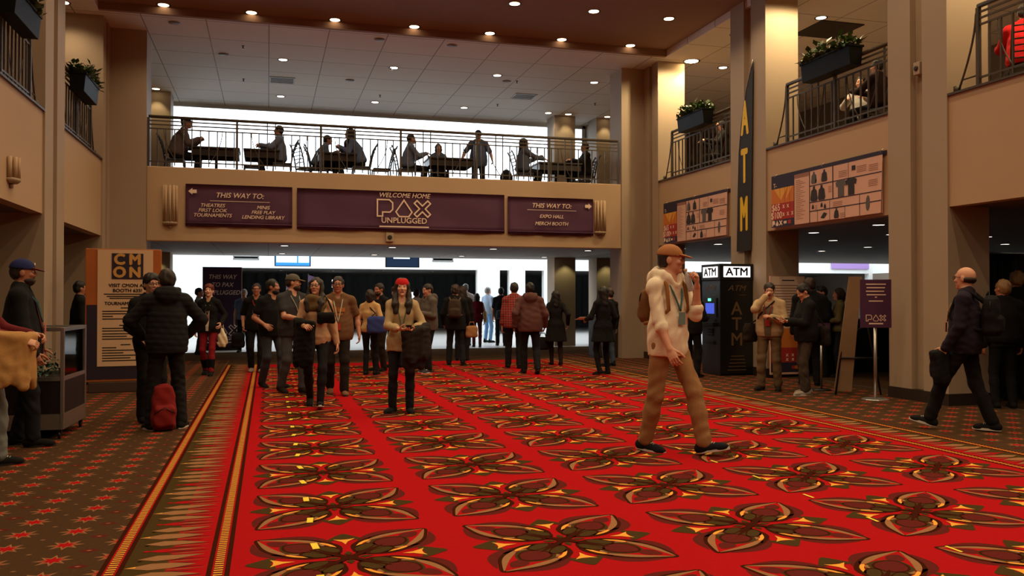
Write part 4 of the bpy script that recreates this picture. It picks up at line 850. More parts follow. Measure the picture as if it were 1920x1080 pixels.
def person(label, x, y, face, h=1.75, w=1.0, fem=False, lean=0, twist=0, hip=None, shift=(0, 0), feet=None, hands=None, poles=None, curl=(.35, .35), palm=(None, None), head=(0, 0), hair='short', hc='brown', skin='light', top=None, legs=None, shoes=None, beard=None, cap=None, glasses=False, lanyard=None, z0=0, sit=False, D=None, knee=None, skirt=None, extra=None):
    s = h/1.75; D = D or sqrt(x*x+y*y); near = D < 13.2
    vb = min(.015, max(.0052, D*.00058)); vc = min(.02, max(.0075, D*.0008))
    root = thing('person', label, 'person', (x, y, z0), R(face)); rn = np.random.RandomState(int(abs(x*1000+y*77)) % 9999)
    hip = hip if hip is not None else (.50 if sit else .945); P = np.array([shift[0], shift[1], hip]); le = R(lean); sd = np.array([0, sin(le), cos(le)])
    tw = R(twist); RR = np.array([cos(tw), sin(tw), 0]); up = sd; HR = np.array([cos(tw*.3), sin(tw*.3), 0]); FW = nrm(np.cross(sd, RR)); sw = .150 if fem else .176
    Cs = P+sd*.437; N = P+sd*.515; SH = {1: Cs+RR*sw*w**.5, -1: Cs-RR*sw*w**.5}
    feet = feet or [(-.11, .0), (.11, .0)]; legsP = {}; skinm = mat('skin_'+skin, SKINS[skin], .5, nscale=14, namt=.06, bump=.05, bscale=120)
    for sg, f in zip((-1, 1), feet):
        fx, fy = f[0], f[1]; fz = f[2] if len(f) > 2 else .085; fyaw = R(f[3]) if len(f) > 3 else -sg*R(8); fp_ = R(f[4]) if len(f) > 4 else 0
        Hj = P+HR*sg*.088+np.array([0, 0, -.02]); K, A = ik(Hj, (fx, fy, fz), .435, .415, (sg*.12, 1, .05) if knee is None else knee); legsP[sg] = (Hj, K, A, fyaw, fp_)
    hands = hands or [None, None]; arms = {}
    for i, sg in enumerate((-1, 1)):
        T = hands[i] if hands[i] is not None else (sg*(.24+.05*(w-1))+P[0], .04+P[1]*.5, .845-.945+hip)
        pl = poles[i] if poles and poles[i] is not None else (sg*.5, -1, -.25); E, Wr = ik(SH[sg], T, .285, .255, pl); arms[sg] = (SH[sg], E, Wr)
    Rh = rotz(tw+R(head[0])) @ rotx(R(head[1])) @ np.eye(3); hu = Rh @ np.array([0, 0, 1.]); hf = Rh @ np.array([0, 1., 0]); hr = Rh @ np.array([1., 0, 0])
    Hc = N+sd*.045+nrm(sd*.4+hu*.6)*.10+hf*.018; G = lambda a, b, c: Hc+hr*a+hf*b+hu*c
    # ---- body
    F = SDF(); tp = top or {}; th = tp.get('thick', .012)
    ts = np.array([-.10, 0, .13, .30, .42, .475]); 
    rx = np.array([.150, .158, .132, .148, .135, .09])*w; ry = np.array([.105, .112, .095, .108, .085, .06])*w
    if fem: rx = np.array([.158, .163, .118, .135, .118, .08])*w; ry = np.array([.11, .115, .088, .108, .078, .055])*w
    F.loft(P, sd, HR, ts, rx*.95, ry*.95, k=.03)
    if fem: [F.ell(P+sd*.32+RR*sg*.058*w+FW*.062*w, (.055, .05, .055), k=.03) for sg in (-1, 1)]
    F.cap(P+sd*.46, Hc-hu*.05-hf*.02, .056, .051, .03); F.cap(SH[-1], SH[1], .043, k=.05); [F.cap(N+RR*sg*.03, SH[sg]+sd*.0, .05, .04, .04) for sg in (-1, 1)]
    fing = .0088 if vb < .009 else max(.0088, vb*.95)
    for i, sg in enumerate((-1, 1)):
        S_, E, Wr = arms[sg]; g = .9+.1*w if not fem else .86
        F.cap(S_, E, .043*g, .036*g, .03); F.cap(E, E+(Wr-E)*.35, .036*g, .038*g, .02); F.cap(E+(Wr-E)*.3, Wr, .038*g, .025*g, .02)
        dv = nrm(Wr-E); n0 = np.array(palm[i], float) if palm[i] is not None else (np.array([-sg, .25, 0.]) if dv[2] < -.45 else np.array([-sg*.6, -.2, -.8])); n0 = nrm(n0-dv*np.dot(n0, dv)); la = np.cross(dv, n0)*sg
        F.loft(Wr-dv*.01, dv, la, [0, .03, .07, .098], [.027, .036, .041, .036], [.019, .017, .016, .012], k=.012)
        c = curl[i]
        for q in range(4):
            p = Wr+dv*.088+la*(.031-.0205*q); ang = (.12-.07*q)*(1-c*.6); d = nrm(dv+la*ang); L = (.074, .082, .076, .060)[q]
            for seg, bend in ((.44, 62), (.31, 78), (.25, 50)):
                a = R(bend)*c*(1+.08*q)*.95; d = nrm(d*cos(a)+n0*sin(a)) if seg == .44 else nrm(np.cross(np.cross(d, n0) if False else la*sg, d)*-0+d*cos(a)+nrm(np.cross(la, d)*(1 if np.dot(np.cross(la, d), n0) > 0 or c > .5 else -1))*sin(a)*(1 if np.dot(np.cross(la, dv), n0) > 0 else -1)) if False else rot_about(d, la, a, n0, dv)
                F.cap(p, p+d*L*seg, fing*(1.02 if seg == .44 else .95), fing*.9, .004); p = p+d*L*seg
        p = Wr+dv*.022+la*.030+n0*.004; d = nrm(dv*.72+la*.62+n0*(.15+.5*c))
        for L, r in ((.042, .0125), (.032, .0105), (.026, .0092)): F.cap(p, p+d*L, max(r, fing), max(r*.9, fing*.9), .006); p = p+d*L; d = nrm(d+dv*.25+n0*.3*c-la*.25*c)
    for sg in (-1, 1):
        Hj, K, A, fy_, fp_ = legsP[sg]; F.cap(Hj, K, .068*w**.5, .043, .03); F.cap(K, K+(A-K)*.35, .041, .044, .03); F.cap(K+(A-K)*.3, A, .044, .028, .03)
        Rf = rotz(fy_) @ rotx(fp_); F.cap(A+Rf @ np.array([0, -.03, -.038]), A+Rf @ np.array([0, .12, -.055]), .028, .018, .03)
    # head: skull, jaw, nose, brow, ears, chin, sockets
    F.ell(G(0, -.012, .022), (.076, .096, .093), Rh, .02); F.ell(G(0, .022, -.05), (.056 if not fem else .052, .068, .064), Rh, .03); F.ell(G(0, .078, -.095), (.020, .016, .014), Rh, .025)
    F.cap(G(-.034, .074, .030), G(.034, .074, .030), .013, k=.012); F.cap(G(0, .088, .014), G(0, .101, -.020), .008, .0115, .010); F.cap(G(-.012, .096, -.026), G(.012, .096, -.026), .008, k=.008)
    for sg in (-1, 1):
        F.ell(G(sg*.076, -.008, -.008), (.011, .021, .032), Rh, .008); F.ell(G(sg*.036, .070, -.022), (.022, .018, .018), Rh, .02); F.ell(G(sg*.031, .101, .010), (.019, .018, .012), Rh, .012, True)
    F.cap(G(-.020, .086, -.054), G(.020, .086, -.054), .007, k=.008); F.cap(G(-.018, .086, -.064), G(.018, .086, -.064), .0075, k=.008); F.cap(G(-.024, .097, -.0585), G(.024, .097, -.0585), .0032, k=.004, sub=True)
    V, Q = F.mesh(vb/s); V = relax(V, Q, 1, .35); cen = V[Q].mean(1); loc = (cen-Hc) @ np.stack([hr, hf, hu], 1)
    mi = ((np.abs(loc[:, 0]) < .025) & (loc[:, 1] > .07) & (loc[:, 2] < -.047) & (loc[:, 2] > -.071)).astype(int)
    bo = npmesh('body', V*s, Q, [skinm, LIP], root, mi)
    def part(name, F, v, m, noise=None, clips=(), it=1, par=None, mi=None): VV, QQ = F.mesh(v/s, noise, clips); VV = relax(VV, QQ, it); return npmesh(name, VV*s, QQ, m, par or root)
    # ---- eyes, brows
    if D < 17 and np.dot(rotz(R(face)) @ hf, nrm(np.array([-x, -y, 0]))) > -.3:
        for sg in (-1, 1):
            mb = MB(); c = G(sg*.031, .0795, .010); mb.ell((0, 0, 0), (.0115, .0115, .0105), 14, 10)
            mb.v = [tuple((c+Rh @ np.array(p))*s) for p in mb.v]; mb.m = [1 if (np.mean([np.array(mb.v[i])/s for i in f], 0)-c) @ hf > .0085 else 0 for f in mb.f]
            mb.build('eye', [EYEW, IRIS], root, True)
        if hc != 'none':
            B = SDF()
            for sg in (-1, 1): B.cap(G(sg*.014, .087, .033), G(sg*.046, .075, .035), .0052, .0035, .002)
            part('eyebrows', B, .005, mat('hair_'+hc, HAIRS[hc], .6))
    # ---- hair
    if hair != 'none':
        hm = mat('hair_'+hc, HAIRS[hc], .5, nscale=30, namt=.3, bump=.35, bscale=120); A = SDF(); big = .0
        if hair == 'bald':
            A.ell(G(0, -.034, -.018), (.082, .078, .045), Rh, .02); A.ell(G(0, -.01, .05), (.075, .094, .05), Rh, .01, True)
        else:
            q_ = .95 if cap else 1; A.ell(G(0, -.020, .034), (.0855*q_, .100*q_, .098), Rh, .02); A.ell(G(0, -.05, -.012), (.078*q_, .062*q_, .070), Rh, .03)
            if hair in ('tall', 'curly'): A.ell(G(0, .0, .07), (.085, .09, .075), Rh, .03)
            if hair == 'long': 
                A.cap(G(0, -.055, .02), G(0, -.085, -.22), .085, .07, .04)
                for sg in (-1, 1): A.cap(G(sg*.070, .005, .045), G(sg*.086, .015, -.12), .026, .034, .03); A.cap(G(sg*.086, .015, -.12), G(sg*.085, .075, -.22), .038, .044, .03); A.cap(G(sg*.085, .075, -.22), G(sg*.08, .095, -.32), .044, .03, .03)
            if hair == 'bob':
                A.cap(G(0, -.05, 0), G(0, -.05, -.09), .085, .075, .03)
                for sg in (-1, 1): A.cap(G(sg*.072, .0, .03), G(sg*.078, .015, -.085), .026, .026, .02)
            if hair == 'ponytail': A.cap(G(0, -.10, .04), G(0, -.15, .0), .035, .03, .02); A.cap(G(0, -.15, .0), G(0, -.14, -.16), .03, .018, .02)
            if hair == 'bun': A.ell(G(0, -.09, .09), (.045, .045, .042), Rh, .015)
            A.ell(G(0, .090, -.030), (.064, .055, .090), Rh, .012, True)
            if hair in ('short', 'tall', 'curly', 'ponytail', 'bun'):
                for sg in (-1, 1): A.ell(G(sg*.085, .012, -.035), (.03, .045, .05), Rh, .01, True)
            if hair in ('short', 'tall', 'curly'): A.ell(G(0, 0, -.115), (.12, .12, .055), Rh, .01, True)
        ph = rn.uniform(0, 6, 3); am = .0045 if hair not in ('curly',) else .008
        part('hair', A, max(.007, vb), hm, clips=[(hu, G(0, 0, .036))] if cap else (), noise=lambda X, Y, Z: am*(np.sin(95*X+12*Z+ph[0])*np.sin(80*Y+ph[1])+.6*np.sin(60*Z+40*X+ph[2])))
    if beard:
        A = SDF(); A.ell(G(0, .032, -.075), (.061, .070, .052), Rh, .02); A.ell(G(0, .05, .0), (.1, .12, .045), Rh, .008, True); A.ell(G(0, -.06, -.06), (.12, .06, .12), Rh, .008, True)
        A.cap(G(-.022, .093, -.058), G(.022, .093, -.058), .008, k=.005, sub=True); A.cap(G(-.028, .088, -.044), G(.028, .088, -.044), .007, k=.008)
        part('beard', A, max(.0065, vb), mat('hair_'+beard, HAIRS[beard], .6, nscale=30, namt=.3), lambda X, Y, Z: .002*np.sin(110*X)*np.sin(120*Z))
    if cap:
        cm = fab(cap['c']); A = SDF(); A.ell(G(0, -.014, .036), (.091, .108, .094), Rh, .01); bk = cap.get('back', 0)
        o = part('cap', A, max(.007, vb), cm, clips=[(-nrm(hu+hf*.06), G(0, 0, .030))]); sg = -1 if bk else 1
        B = SDF(); B.ell(G(0, sg*.100, .036), (.066, .078, .010), Rh @ rotx(R(-14*sg)), .01); B.ell(G(0, -.02*sg, .03), (.086, .098, .06), Rh, .005, True); part('cap_brim', B, max(.006, vb*.8), cm if not cap.get('b') else fab(cap['b']))
        if cap.get('logo'):
            mb = MB(); mb.ell((0, 0, 0), (.028, .006, .016), 12, 8); mb.v = [tuple(G(p[0], .088+p[1], .078+p[2])*s) for p in mb.v]; mb.build('cap_emblem', fab((220, 215, 210)), o, True)
    if glasses:
        mb = MB()
        for sg in (-1, 1):
            mb.tube([tuple(G(sg*.033+.024*cos(a), .100-.004*abs(cos(a)), .008+.017*sin(a))*s) for a in np.linspace(0, 2*pi, 14, endpoint=False)], .0028*s, 6, closed=True); mb.tube([tuple(G(sg*.057, .094, .012)*s), tuple(G(sg*.080, .02, .012)*s), tuple(G(sg*.078, -.02, .0)*s)], .0026*s, 6)
        mb.tube([tuple(G(-.009, .102, .012)*s), tuple(G(.009, .102, .012)*s)], .0028*s, 6); mb.build('spectacles', LENSG, root, True)
    # ---- trousers / skirt
    lg = legs or {}; lc = fab(lg.get('c', (40, 40, 46))) if not lg.get('mat') else lg['mat']; A = SDF(); fit = lg.get('fit', 1.0); ph = rn.uniform(0, 6, 4)
    A.loft(P, sd if not sit else (0, .1, 1), HR, [-.11, -.03, .03, .08], rx[[0, 1, 1, 2]]+.008, ry[[0, 1, 1, 2]]+.009, k=.04)
    for sg in (-1, 1):
        Hj, K, A_, _, _ = legsP[sg]; e = A_+(K-A_)*.02; fk = max(.057, .061*fit); A.cap(Hj+np.array([0, 0, -.02]), K, .088*w**.5*(.9+.1*fit), fk, .045); A.cap(K, K+(e-K)*.4, fk, max(.057, .059*fit), .03); A.cap(K+(e-K)*.35, e, max(.057, .059*fit), (.047 if fit < .93 else .058*fit), .03)
    part('trousers', A, vc, lc, wrinkle(rn, lg.get('fold', .0035)) if D < 20 else None, it=2)
    # ---- shoes
    sh = shoes or {}; sc = fab(sh.get('c', (30, 27, 26)), .1)
    for sg in (-1, 1):
        Hj, K, A_, fy_, fp_ = legsP[sg]; Rf = rotz(fy_) @ rotx(fp_); g = lambda a, b, c: A_+Rf @ np.array([a, b, c]); A = SDF()
        A.ell(g(0, -.032, -.045), (.042, .058, .048), Rf, .02); A.ell(g(0, .055, -.052), (.046, .095, .040), Rf, .03); A.ell(g(0, .13, -.06), (.046, .062, .032), Rf, .03); A.cap(g(0, -.01, -.03), g(0, -.012, .02), .045, .046, .02)
        if sh.get('boot'): A.cap(g(0, -.01, 0), A_+(K-A_)*.5, .055, .068, .02)
        so = part('shoe', A, vb*1.1, sc, clips=[(Rf @ np.array([0, 0, -1.]), g(0, 0, -.078))])
        mb = MB(); o = [(.046*cos(a)*(1.05 if sin(a) > 0 else .92), .058+.138*sin(a)) for a in np.linspace(0, 2*pi, 22, endpoint=False)]
        mb.prism(o, lambda u, v, q: tuple(g(u, v, q)*s), -.085, -.062); mb.build('sole', SOLEW if sh.get('white') else SOLED, so)
        if sh.get('laces'):
            mb = MB(); [mb.tube([tuple(g(-.024, .045+.018*i, -.010-.005*i)*s), tuple(g(0, .05+.018*i, -.003-.006*i)*s), tuple(g(.024, .045+.018*i, -.010-.005*i)*s)], .004*s, 6) for i in range(4)]; mb.build('laces', fab((205, 200, 195)), so, True)
    # ---- top
    if top:
        tm = tp.get('mat') or fab(tp['c']); A = SDF(); hem = tp.get('hem', -.06); t2 = np.array([hem]+[t for t in ts if t > hem+.02]); ix = lambda r: np.interp(t2, ts, r)+th
        rX, rY = ix(rx), ix(ry); fl_ = tp.get('flare', 0)
        if hem < -.1: rX[0] += .012+fl_; rY[0] += .014+fl_
        rX[t2 < .1] += .012; rY[t2 < .1] += .012; rX[1:4] += tp.get('loose', .012); rY[1:4] += tp.get('loose', .012)
        if not fem: wm = max(rX[-5:].max() if len(rX) > 5 else rX.max(), rX[0]); iw = [i for i, t in enumerate(t2) if -.02 < t < .2]; rX[iw] = np.maximum(rX[iw], .955*wm); rY[iw] = np.maximum(rY[iw], .95*rY.max())
        A.loft(P, sd, RR, t2, rX, rY, k=.03)
        if fem: [A.ell(P+sd*.32+RR*sg*.058*w+FW*.062*w, np.array((.058, .045, .062))+th*.7, k=.05) for sg in (-1, 1)]
        if sit: A.ell(P+np.array([0, .05, .02]), (rx[1]+.02, .15, .10), k=.03)
        A.cap(SH[-1]-RR*0, SH[1], .040+th*.8, k=.05); A.cap(P+sd*.44, N, .088+th*.3, .066+th*.4, .04); [A.cap(N+RR*sg*.03, SH[sg], .05+th*.8, .042+th*.8, .04) for sg in (-1, 1)]
        sl = tp.get('sleeve', 2.0)
        for sg in (-1, 1):
            S_, E, Wr = arms[sg]; g = 1 if not fem else .9
            if sl <= 1: A.cap(S_, S_+(E-S_)*sl, .052*g+th*.8, .054*g+th*.7, .035)
            else:
                A.cap(S_, E, .047*g+th*.85, .042*g+th*.85, .035); e = E+(Wr-E)*min(1, sl-1); A.cap(E, e, .042*g+th*.85, (.033 if sl > 1.8 else .041)*g+th*.7, .02)
                if sl < 1.8: A.cap(e-(e-E)*.14, e, .047*g+th*.9, .046*g+th*.9, .008)
        if tp.get('hood'): A.ell(N-FW*.105-sd*.015, (.125, .075, .10), k=.03); [A.cap(N+RR*sg*.095-FW*.06+sd*.03, N+RR*sg*.085+FW*.035+sd*.015, .042, .036, .03) for sg in (-1, 1)]; [A.cap(N+RR*sg*.085+FW*.035+sd*.015, N+RR*sg*.02+FW*.085-sd*.055, .036, .026, .03) for sg in (-1, 1)]
        if tp.get('collar'): A.cap(N-RR*.06-FW*.03, N+RR*.06-FW*.03, .035, k=.02)
        if tp.get('hood') != 'up': A.cap(N-sd*.005+FW*.005, N+sd*.12+FW*.03, .055, .085, .012, True); A.cap(N+FW*.06-sd*.03, N+FW*.12+sd*.04, .035, .06, .015, True)
        if tp.get('pocket'): A.ell(P+sd*.09+FW*(ry[2]+th+.012), (.10, .022, .075), k=.012)
        am = tp.get('fold', .0035); qu = tp.get('quilt'); ph = rn.uniform(0, 6, 5)
        if qu: nz = lambda X, Y, Z: .006*(np.abs(np.sin(pi*Z/qu+.5*np.sin(9*X)))**.5*-1+.5)+.002*np.sin(60*X+ph[0])*np.sin(50*Z)
        else: nz = wrinkle(rn, am)
        to = part(tp.get('name', 'shirt'), A, vc, tm, nz if D < 22 else None, it=1)
        if tp.get('print'):
            mb = MB(); W_ = tp['print']
            for (a, b, c, d) in W_[1]: mb.poly([tuple((P+sd*q+RR*p+FW*(np.interp(q, t2, rY)*sqrt(max(.05, 1-(p/np.interp(q, t2, rX))**2))+.012))*s) for p, q in ((a, c), (b, c), (b, d), (a, d))])
            mb.build('shirt_print', fab(W_[0]), to)
        if tp.get('cuffhem'):
            mb = MB(); st = []
            for a in np.linspace(0, 2*pi, 40, endpoint=False): st.append(tuple((P+sd*(hem+.02)+RR*cos(a)*(rX[0]+.004)+FW*sin(a)*(rY[0]+.004))*s))
            mb.tube(st, .016*s, 8, closed=True); mb.build('hem_band', tm, to, True)
        if tp.get('open'):
            mb = MB(); q0 = np.linspace(max(hem, -.1)+.01, .40, 12); cN = [(P+sd*q+FW*(np.interp(q, t2, rY)+.004)) for q in q0]
            wd = tp.get('openw', .035); 
            for i in range(11):
                wa, wb_ = wd*(.8+.6*i/11), wd*(.8+.6*(i+1)/11); mb.poly([tuple((cN[i]-RR*wa)*s), tuple((cN[i]+RR*wa)*s), tuple((cN[i+1]+RR*wb_)*s), tuple((cN[i+1]-RR*wb_)*s)]); 
            mb.build('shirt_front', fab(tp['open']), to, True)
        chest = lambda u, q: P+sd*q+RR*u+FW*(np.interp(q, t2, rY)*sqrt(max(.05, 1-(u/np.interp(q, t2, rX))**2))+.015)
        if lanyard:
            lm = fab(lanyard[0]); mb = MB(); lo_ = lanyard[1] if len(lanyard) > 1 else .17
            for sg in (-1, 1): pts = [N+RR*sg*.07-FW*.03+sd*.02, N+RR*sg*.075+FW*.045-sd*.01]+[chest(sg*.062*(1-i/6), .42-(.42-lo_)*i/6) for i in range(1, 7)]; mb.tube([tuple(p*s) for p in pts], .0075*s, 6)
            o = mb.build('lanyard', lm, root, True); mb = MB(); c = chest(0, lo_-.06)+FW*.006
            mb.v = []; b0 = [(c+RR*a+sd*b+FW*d)*s for d in (0, .006) for a, b in ((-.036, -.05), (.036, -.05), (.036, .05), (-.036, .05))]
            mb.v = [tuple(p) for p in b0]; mb.f = [(3, 2, 1, 0), (4, 5, 6, 7), (0, 1, 5, 4), (1, 2, 6, 5), (2, 3, 7, 6), (3, 0, 4, 7)]; mb.m = [0]*6; mb.build('badge', BADGE if len(lanyard) < 3 else fab(lanyard[2]), o)
    M = rotz(R(face)); inf = dict(root=root, P=P, sd=sd, RR=RR, FW=FW, N=N, Hc=Hc, arms=arms, legs=legsP, s=s, w=w, G=G, Rh=Rh, rx=rx, ry=ry, th=th, world=lambda p: np.array([x, y, z0])+M @ (np.asarray(p)*s), M=M, D=D, face=face, x=x, y=y, z0=z0, vc=vc)
    if skirt:
        A = SDF(); A.loft(P+sd*.12, -np.array(sd), RR, [0, .1, .25, skirt['len']], [rx[2]+.03, rx[1]+.035, rx[1]+.06, rx[1]+.10], [ry[2]+.03, ry[1]+.035, ry[1]+.05, ry[1]+.09], k=.02); part('coat_skirt', A, vc, fab(skirt['c']), (lambda X, Y, Z: .006*np.sin(40*X+6*Z)*np.sin(30*Y)), it=2)
    return inf
def rot_about(d, la, a, n0, dv):
    """bend a finger segment about the knuckle axis towards the palm normal"""
    ax = np.cross(dv, n0); ax = nrm(ax); return nrm(d*cos(a)+np.cross(ax, d)*sin(a)+ax*np.dot(ax, d)*(1-cos(a)))
# ---------------------------------------------------------------- carried things
def soft(name, label, cat, F, vox, m, pos, rz=0, noise=None, clips=(), group=None):
    t = thing(name, label, cat, pos, rz, group); V, Q = F.mesh(vox, noise, clips); npmesh('body', relax(V, Q, 2), Q, m, t); return t
def backpack(p, label, c, sz=1.0, strap=(40, 36, 34), off=.0):
    c0 = p['P']+p['sd']*.27-p['FW']*(p['ry'][3]+p['th']+.105); pos = p['world'](c0); A = SDF(); A.loft((0, 0, -.21*sz), (0, 0, 1), (1, 0, 0), [0, .05, .30*sz, .40*sz, .44*sz], np.array([.12, .15, .15, .12, .06])*sz, np.array([.07, .09, .085, .07, .04])*sz, k=.03, p=3); A.loft((0, -.09*sz, -.18*sz), (0, 0, 1), (1, 0, 0), [0, .03, .16*sz, .19*sz], np.array([.09, .115, .115, .08])*sz, np.array([.02, .035, .035, .02])*sz, k=.015, p=3)
    cm = fab(c); t = soft('backpack', label, 'backpack', A, max(.009, p['vc']), cm, pos, R(p['face']), lambda X, Y, Z: .003*np.sin(40*Z+12*X)*np.sin(30*X)); mb = MB(); L = lambda q: tuple(np.linalg.inv(p['M']) @ (p['world'](q)-pos))
    for sg in (-1, 1):
        S0 = p['arms'][sg][0]*.62+p['N']*.38; pts = [c0+p['RR']*sg*.07+p['sd']*.14+p['FW']*.06, S0-p['FW']*.075+p['sd']*.03, S0+p['sd']*.068, S0+p['FW']*.085-p['sd']*.02, p['P']+p['sd']*.25+p['RR']*sg*.125*p['w']+p['FW']*(p['ry'][3]+p['th']+.005), p['P']+p['sd']*.15+p['RR']*sg*(p['rx'][2]+p['th']+.025), c0+p['RR']*sg*.12-p['sd']*.14+p['FW']*.07]
        mb.tube([L(q) for q in pts], .018, 8)
    mb.build('shoulder_straps', fab(strap), t, True); mb = MB(); mb.tube([(-.04, .04, .23*sz), (0, .03, .27*sz), (.04, .04, .23*sz)], .009, 6); mb.build('grab_handle', fab(strap), t, True); mb = MB(); mb.tube([(.152*sz*cos(a)*1.0, -.01, .10*sz+.12*sz*sin(a)) for a in np.linspace(-.6, pi+.6, 14)], .006, 6); mb.build('zip', GALV, t, True); return t
def bag(p, at, label, c, w=.34, h=.26, d=.11, name='shoulder_bag', strap_to=None, rz=0, sc=None):
    pos = p['world'](at); A = SDF(); A.loft((0, 0, -h/2), (0, 0, 1), (1, 0, 0), [0, .04, h-.05, h], [w*.42, w/2, w*.47, w*.38], [d*.35, d/2, d*.45, d*.25], k=.02, p=3); A.ell((0, d*.3, h*.15), (w*.44, d*.35, h*.35), None, .02)
    t = soft(name, label, 'bag', A, max(.009, p['vc']), fab(c), pos, R(p['face']+rz), lambda X, Y, Z: .004*np.sin(30*X+20*Z)*np.sin(25*Z)); Mi = np.linalg.inv(rotz(R(p['face']+rz)))
    L = lambda q: tuple(Mi @ (p['world'](q)-pos)); mb = MB()
    if strap_to: mb.tube([(-w*.42, 0, h*.3)]+[L(q) for q in strap_to]+[(w*.42, 0, h*.3)], .012, 8)
    else: mb.tube([(-w*.25, 0, h*.42), (-w*.15, 0, h*.8), (w*.15, 0, h*.8), (w*.25, 0, h*.42)], .010, 8)
    mb.build('strap', fab(sc or c), t, True); return t
def phone(p, i, label, tilt=0):
    S_, E, Wr = p['arms'][i]; dv = nrm(Wr-E); pos = p['world'](Wr+dv*.10+np.array([0, .012, .035])); t = thing('phone', label, 'phone', pos, R(p['face'])); mb = MB(); mb.box(-.036, .036, -.072, .072, -.004, .004); a = R(35+tilt); mb.xf(lambda x, y, z: (x, y*cos(a)-z*sin(a), y*sin(a)+z*cos(a))); mb.build('case', BLKP, t, bevel=.003); mb = MB(); mb.poly([(-.032, -.066, .0045), (.032, -.066, .0045), (.032, .066, .0045), (-.032, .066, .0045)]); mb.xf(lambda x, y, z: (x, y*cos(a)-z*sin(a), y*sin(a)+z*cos(a))); mb.build('screen', mat('phone_screen', (90, 110, 140), .2, emit=.4), t); return t
def draped_coat(p, pts, label, c, r=.05, drop=.42, name='coat', wd=.12, cat='coat'):
    """a garment folded over a forearm: pts = the fold line in the person's frame"""
    pts = [np.array(q, float) for q in pts]; pos = p['world'](pts[0]); A = SDF(); Mi = np.linalg.inv(p['M']); L = lambda q: Mi @ (p['world'](q)-pos)
    for a, b in zip(pts, pts[1:]): A.cap(L(a), L(b), r, r*.95, .04)
    n = 15; rn = np.random.RandomState(int(abs(pos[0]*100)))
    for i in range(n):
        q = i/(n-1)*(len(pts)-1); k = min(int(q), len(pts)-2); tg = nrm(pts[k+1]-pts[k]); b = pts[k]+(pts[k+1]-pts[k])*(q-k); nm = nrm(np.cross(tg, [0, 0, 1])); dd = drop*(.92+.10*sin(i*.9+pos[1])); sw = .02*sin(i*1.3)
        for sg, f in ((1, 1), (-1, .75)): A.cap(L(b+nm*sg*r*.45), L(b+nm*sg*r*.55+tg*sw+np.array([0, 0, -dd*f])), r*.5, r*.62, .035)
    return soft(name, label, cat, A, max(.008, p['vc']), fab(c), pos, R(p['face']), wrinkle(rn, .006))
# ================================================================ the crowd
ph_ = None
p = person('man in tan cap, cream hoodie and khakis walking and drinking', 3.62, 7.38, -164, 1.99, .93, lean=1, twist=4, hip=.935, feet=[(-.17, .24, .10, 34, 12), (.09, -.18, .09, 22, -6)], hands=[(-.12, .215, 1.375), (.17, .21, .87)], poles=[(-.12, .1, -1), (.35, -1, -.2)], curl=(.85, .42), palm=((.75, -.55, .1), (-.7, -.5, .1)), head=(38, -2), hair='short', hc='dark', skin='light', top=dict(c=(232, 216, 190), name='hoodie', sleeve=1.25, hem=-.13, thick=.012, loose=.018, hood=True, pocket=True, fold=.006), legs=dict(c=(150, 112, 74), fit=1.12, fold=.006), shoes=dict(c=(28, 32, 44), white=True, laces=True), cap=dict(c=(160, 106, 66)), lanyard=((70, 110, 110), .24, (110, 130, 130)))
dB = nrm(p['Rh'] @ np.array([-.05, .30, -.95])); c0 = p['G'](0, .112, -.060)+dB*.115; bp = p['world'](c0)
t = thing('water_bottle', 'clear drinking bottle held to the mouth of the capped man', 'bottle', bp, 0); mb = MB(); mb.lathe([(.028, -.10), (.031, -.09), (.031, .03), (.013, .075), (.013, .10)], n=16)
bz = -(p['M'] @ dB); bx = nrm(np.cross(bz, [0, 0, 1])+np.array([1e-4, 0, 0])); by = np.cross(bz, bx)
def tb(x, y, z): return tuple(bx*x+by*y+bz*z)
PLG = mat('bottle_plastic', (190, 200, 205), .1, spec=.8); mb.xf(tb).build('bottle_body', PLG, t, True); mb = MB(); mb.lathe([(.017, .095), (.017, .118)], n=14); mb.xf(tb).build('bottle_neck', LETW, t, True)
backpack(p, 'brown strapped backpack worn by the man in the cream hoodie', (110, 74, 44), .75, (140, 92, 48))
# far left group
p = person('man cut by left edge in maroon sleeves and pale jeans', -2.34, 8.30, -86, 1.80, 1.08, lean=-9, feet=[(-.10, .10), (.10, -.06)], hands=[(-.16, .34, 1.10), (.14, .32, 1.06)], poles=[None, (.3, -1, -.5)], curl=(.6, .6), head=(0, 0), hc='brown', top=dict(c=(104, 30, 34), name='shirt', sleeve=1.9, hem=-.12, thick=.012, loose=.02), legs=dict(c=(120, 124, 122), fit=1.12, fold=.006), shoes=dict(c=(32, 30, 30), laces=True))
draped_coat(p, [(.22, .14, 1.10), (.14, .30, 1.08), (-.05, .34, 1.08)], 'tan jacket draped over the arm of the maroon sleeved man', (176, 134, 80), .05, .40, 'jacket', cat='jacket')
p = person('man in blue cap and dark open jacket facing right at left edge', -2.34, 9.46, -84, 1.86, 1.08, feet=[(-.10, -.04), (.11, .12)], hands=[(-.23, .12, .88), (.25, .14, .87)], curl=(.5, .5), head=(4, -2), hair='short', hc='dark', skin='tan', beard='dark', top=dict(c=(30, 30, 34), name='jacket', hem=-.14, thick=.026, loose=.03, collar=True, open=(96, 36, 40), openw=.05), legs=dict(c=(40, 42, 52), fit=1.1, fold=.006), shoes=dict(c=(26, 22, 22)), cap=dict(c=(36, 44, 92), b=(96, 36, 40), logo=1), lanyard=((60, 96, 100), .2))
p = person('dark figure between the left column and the tan display board', -3.05, 15.9, -70, 1.76, 1.0, hc='black', skin='tan', top=dict(c=(26, 26, 30), name='jacket', hem=-.1, thick=.02), legs=dict(c=(30, 30, 34)))
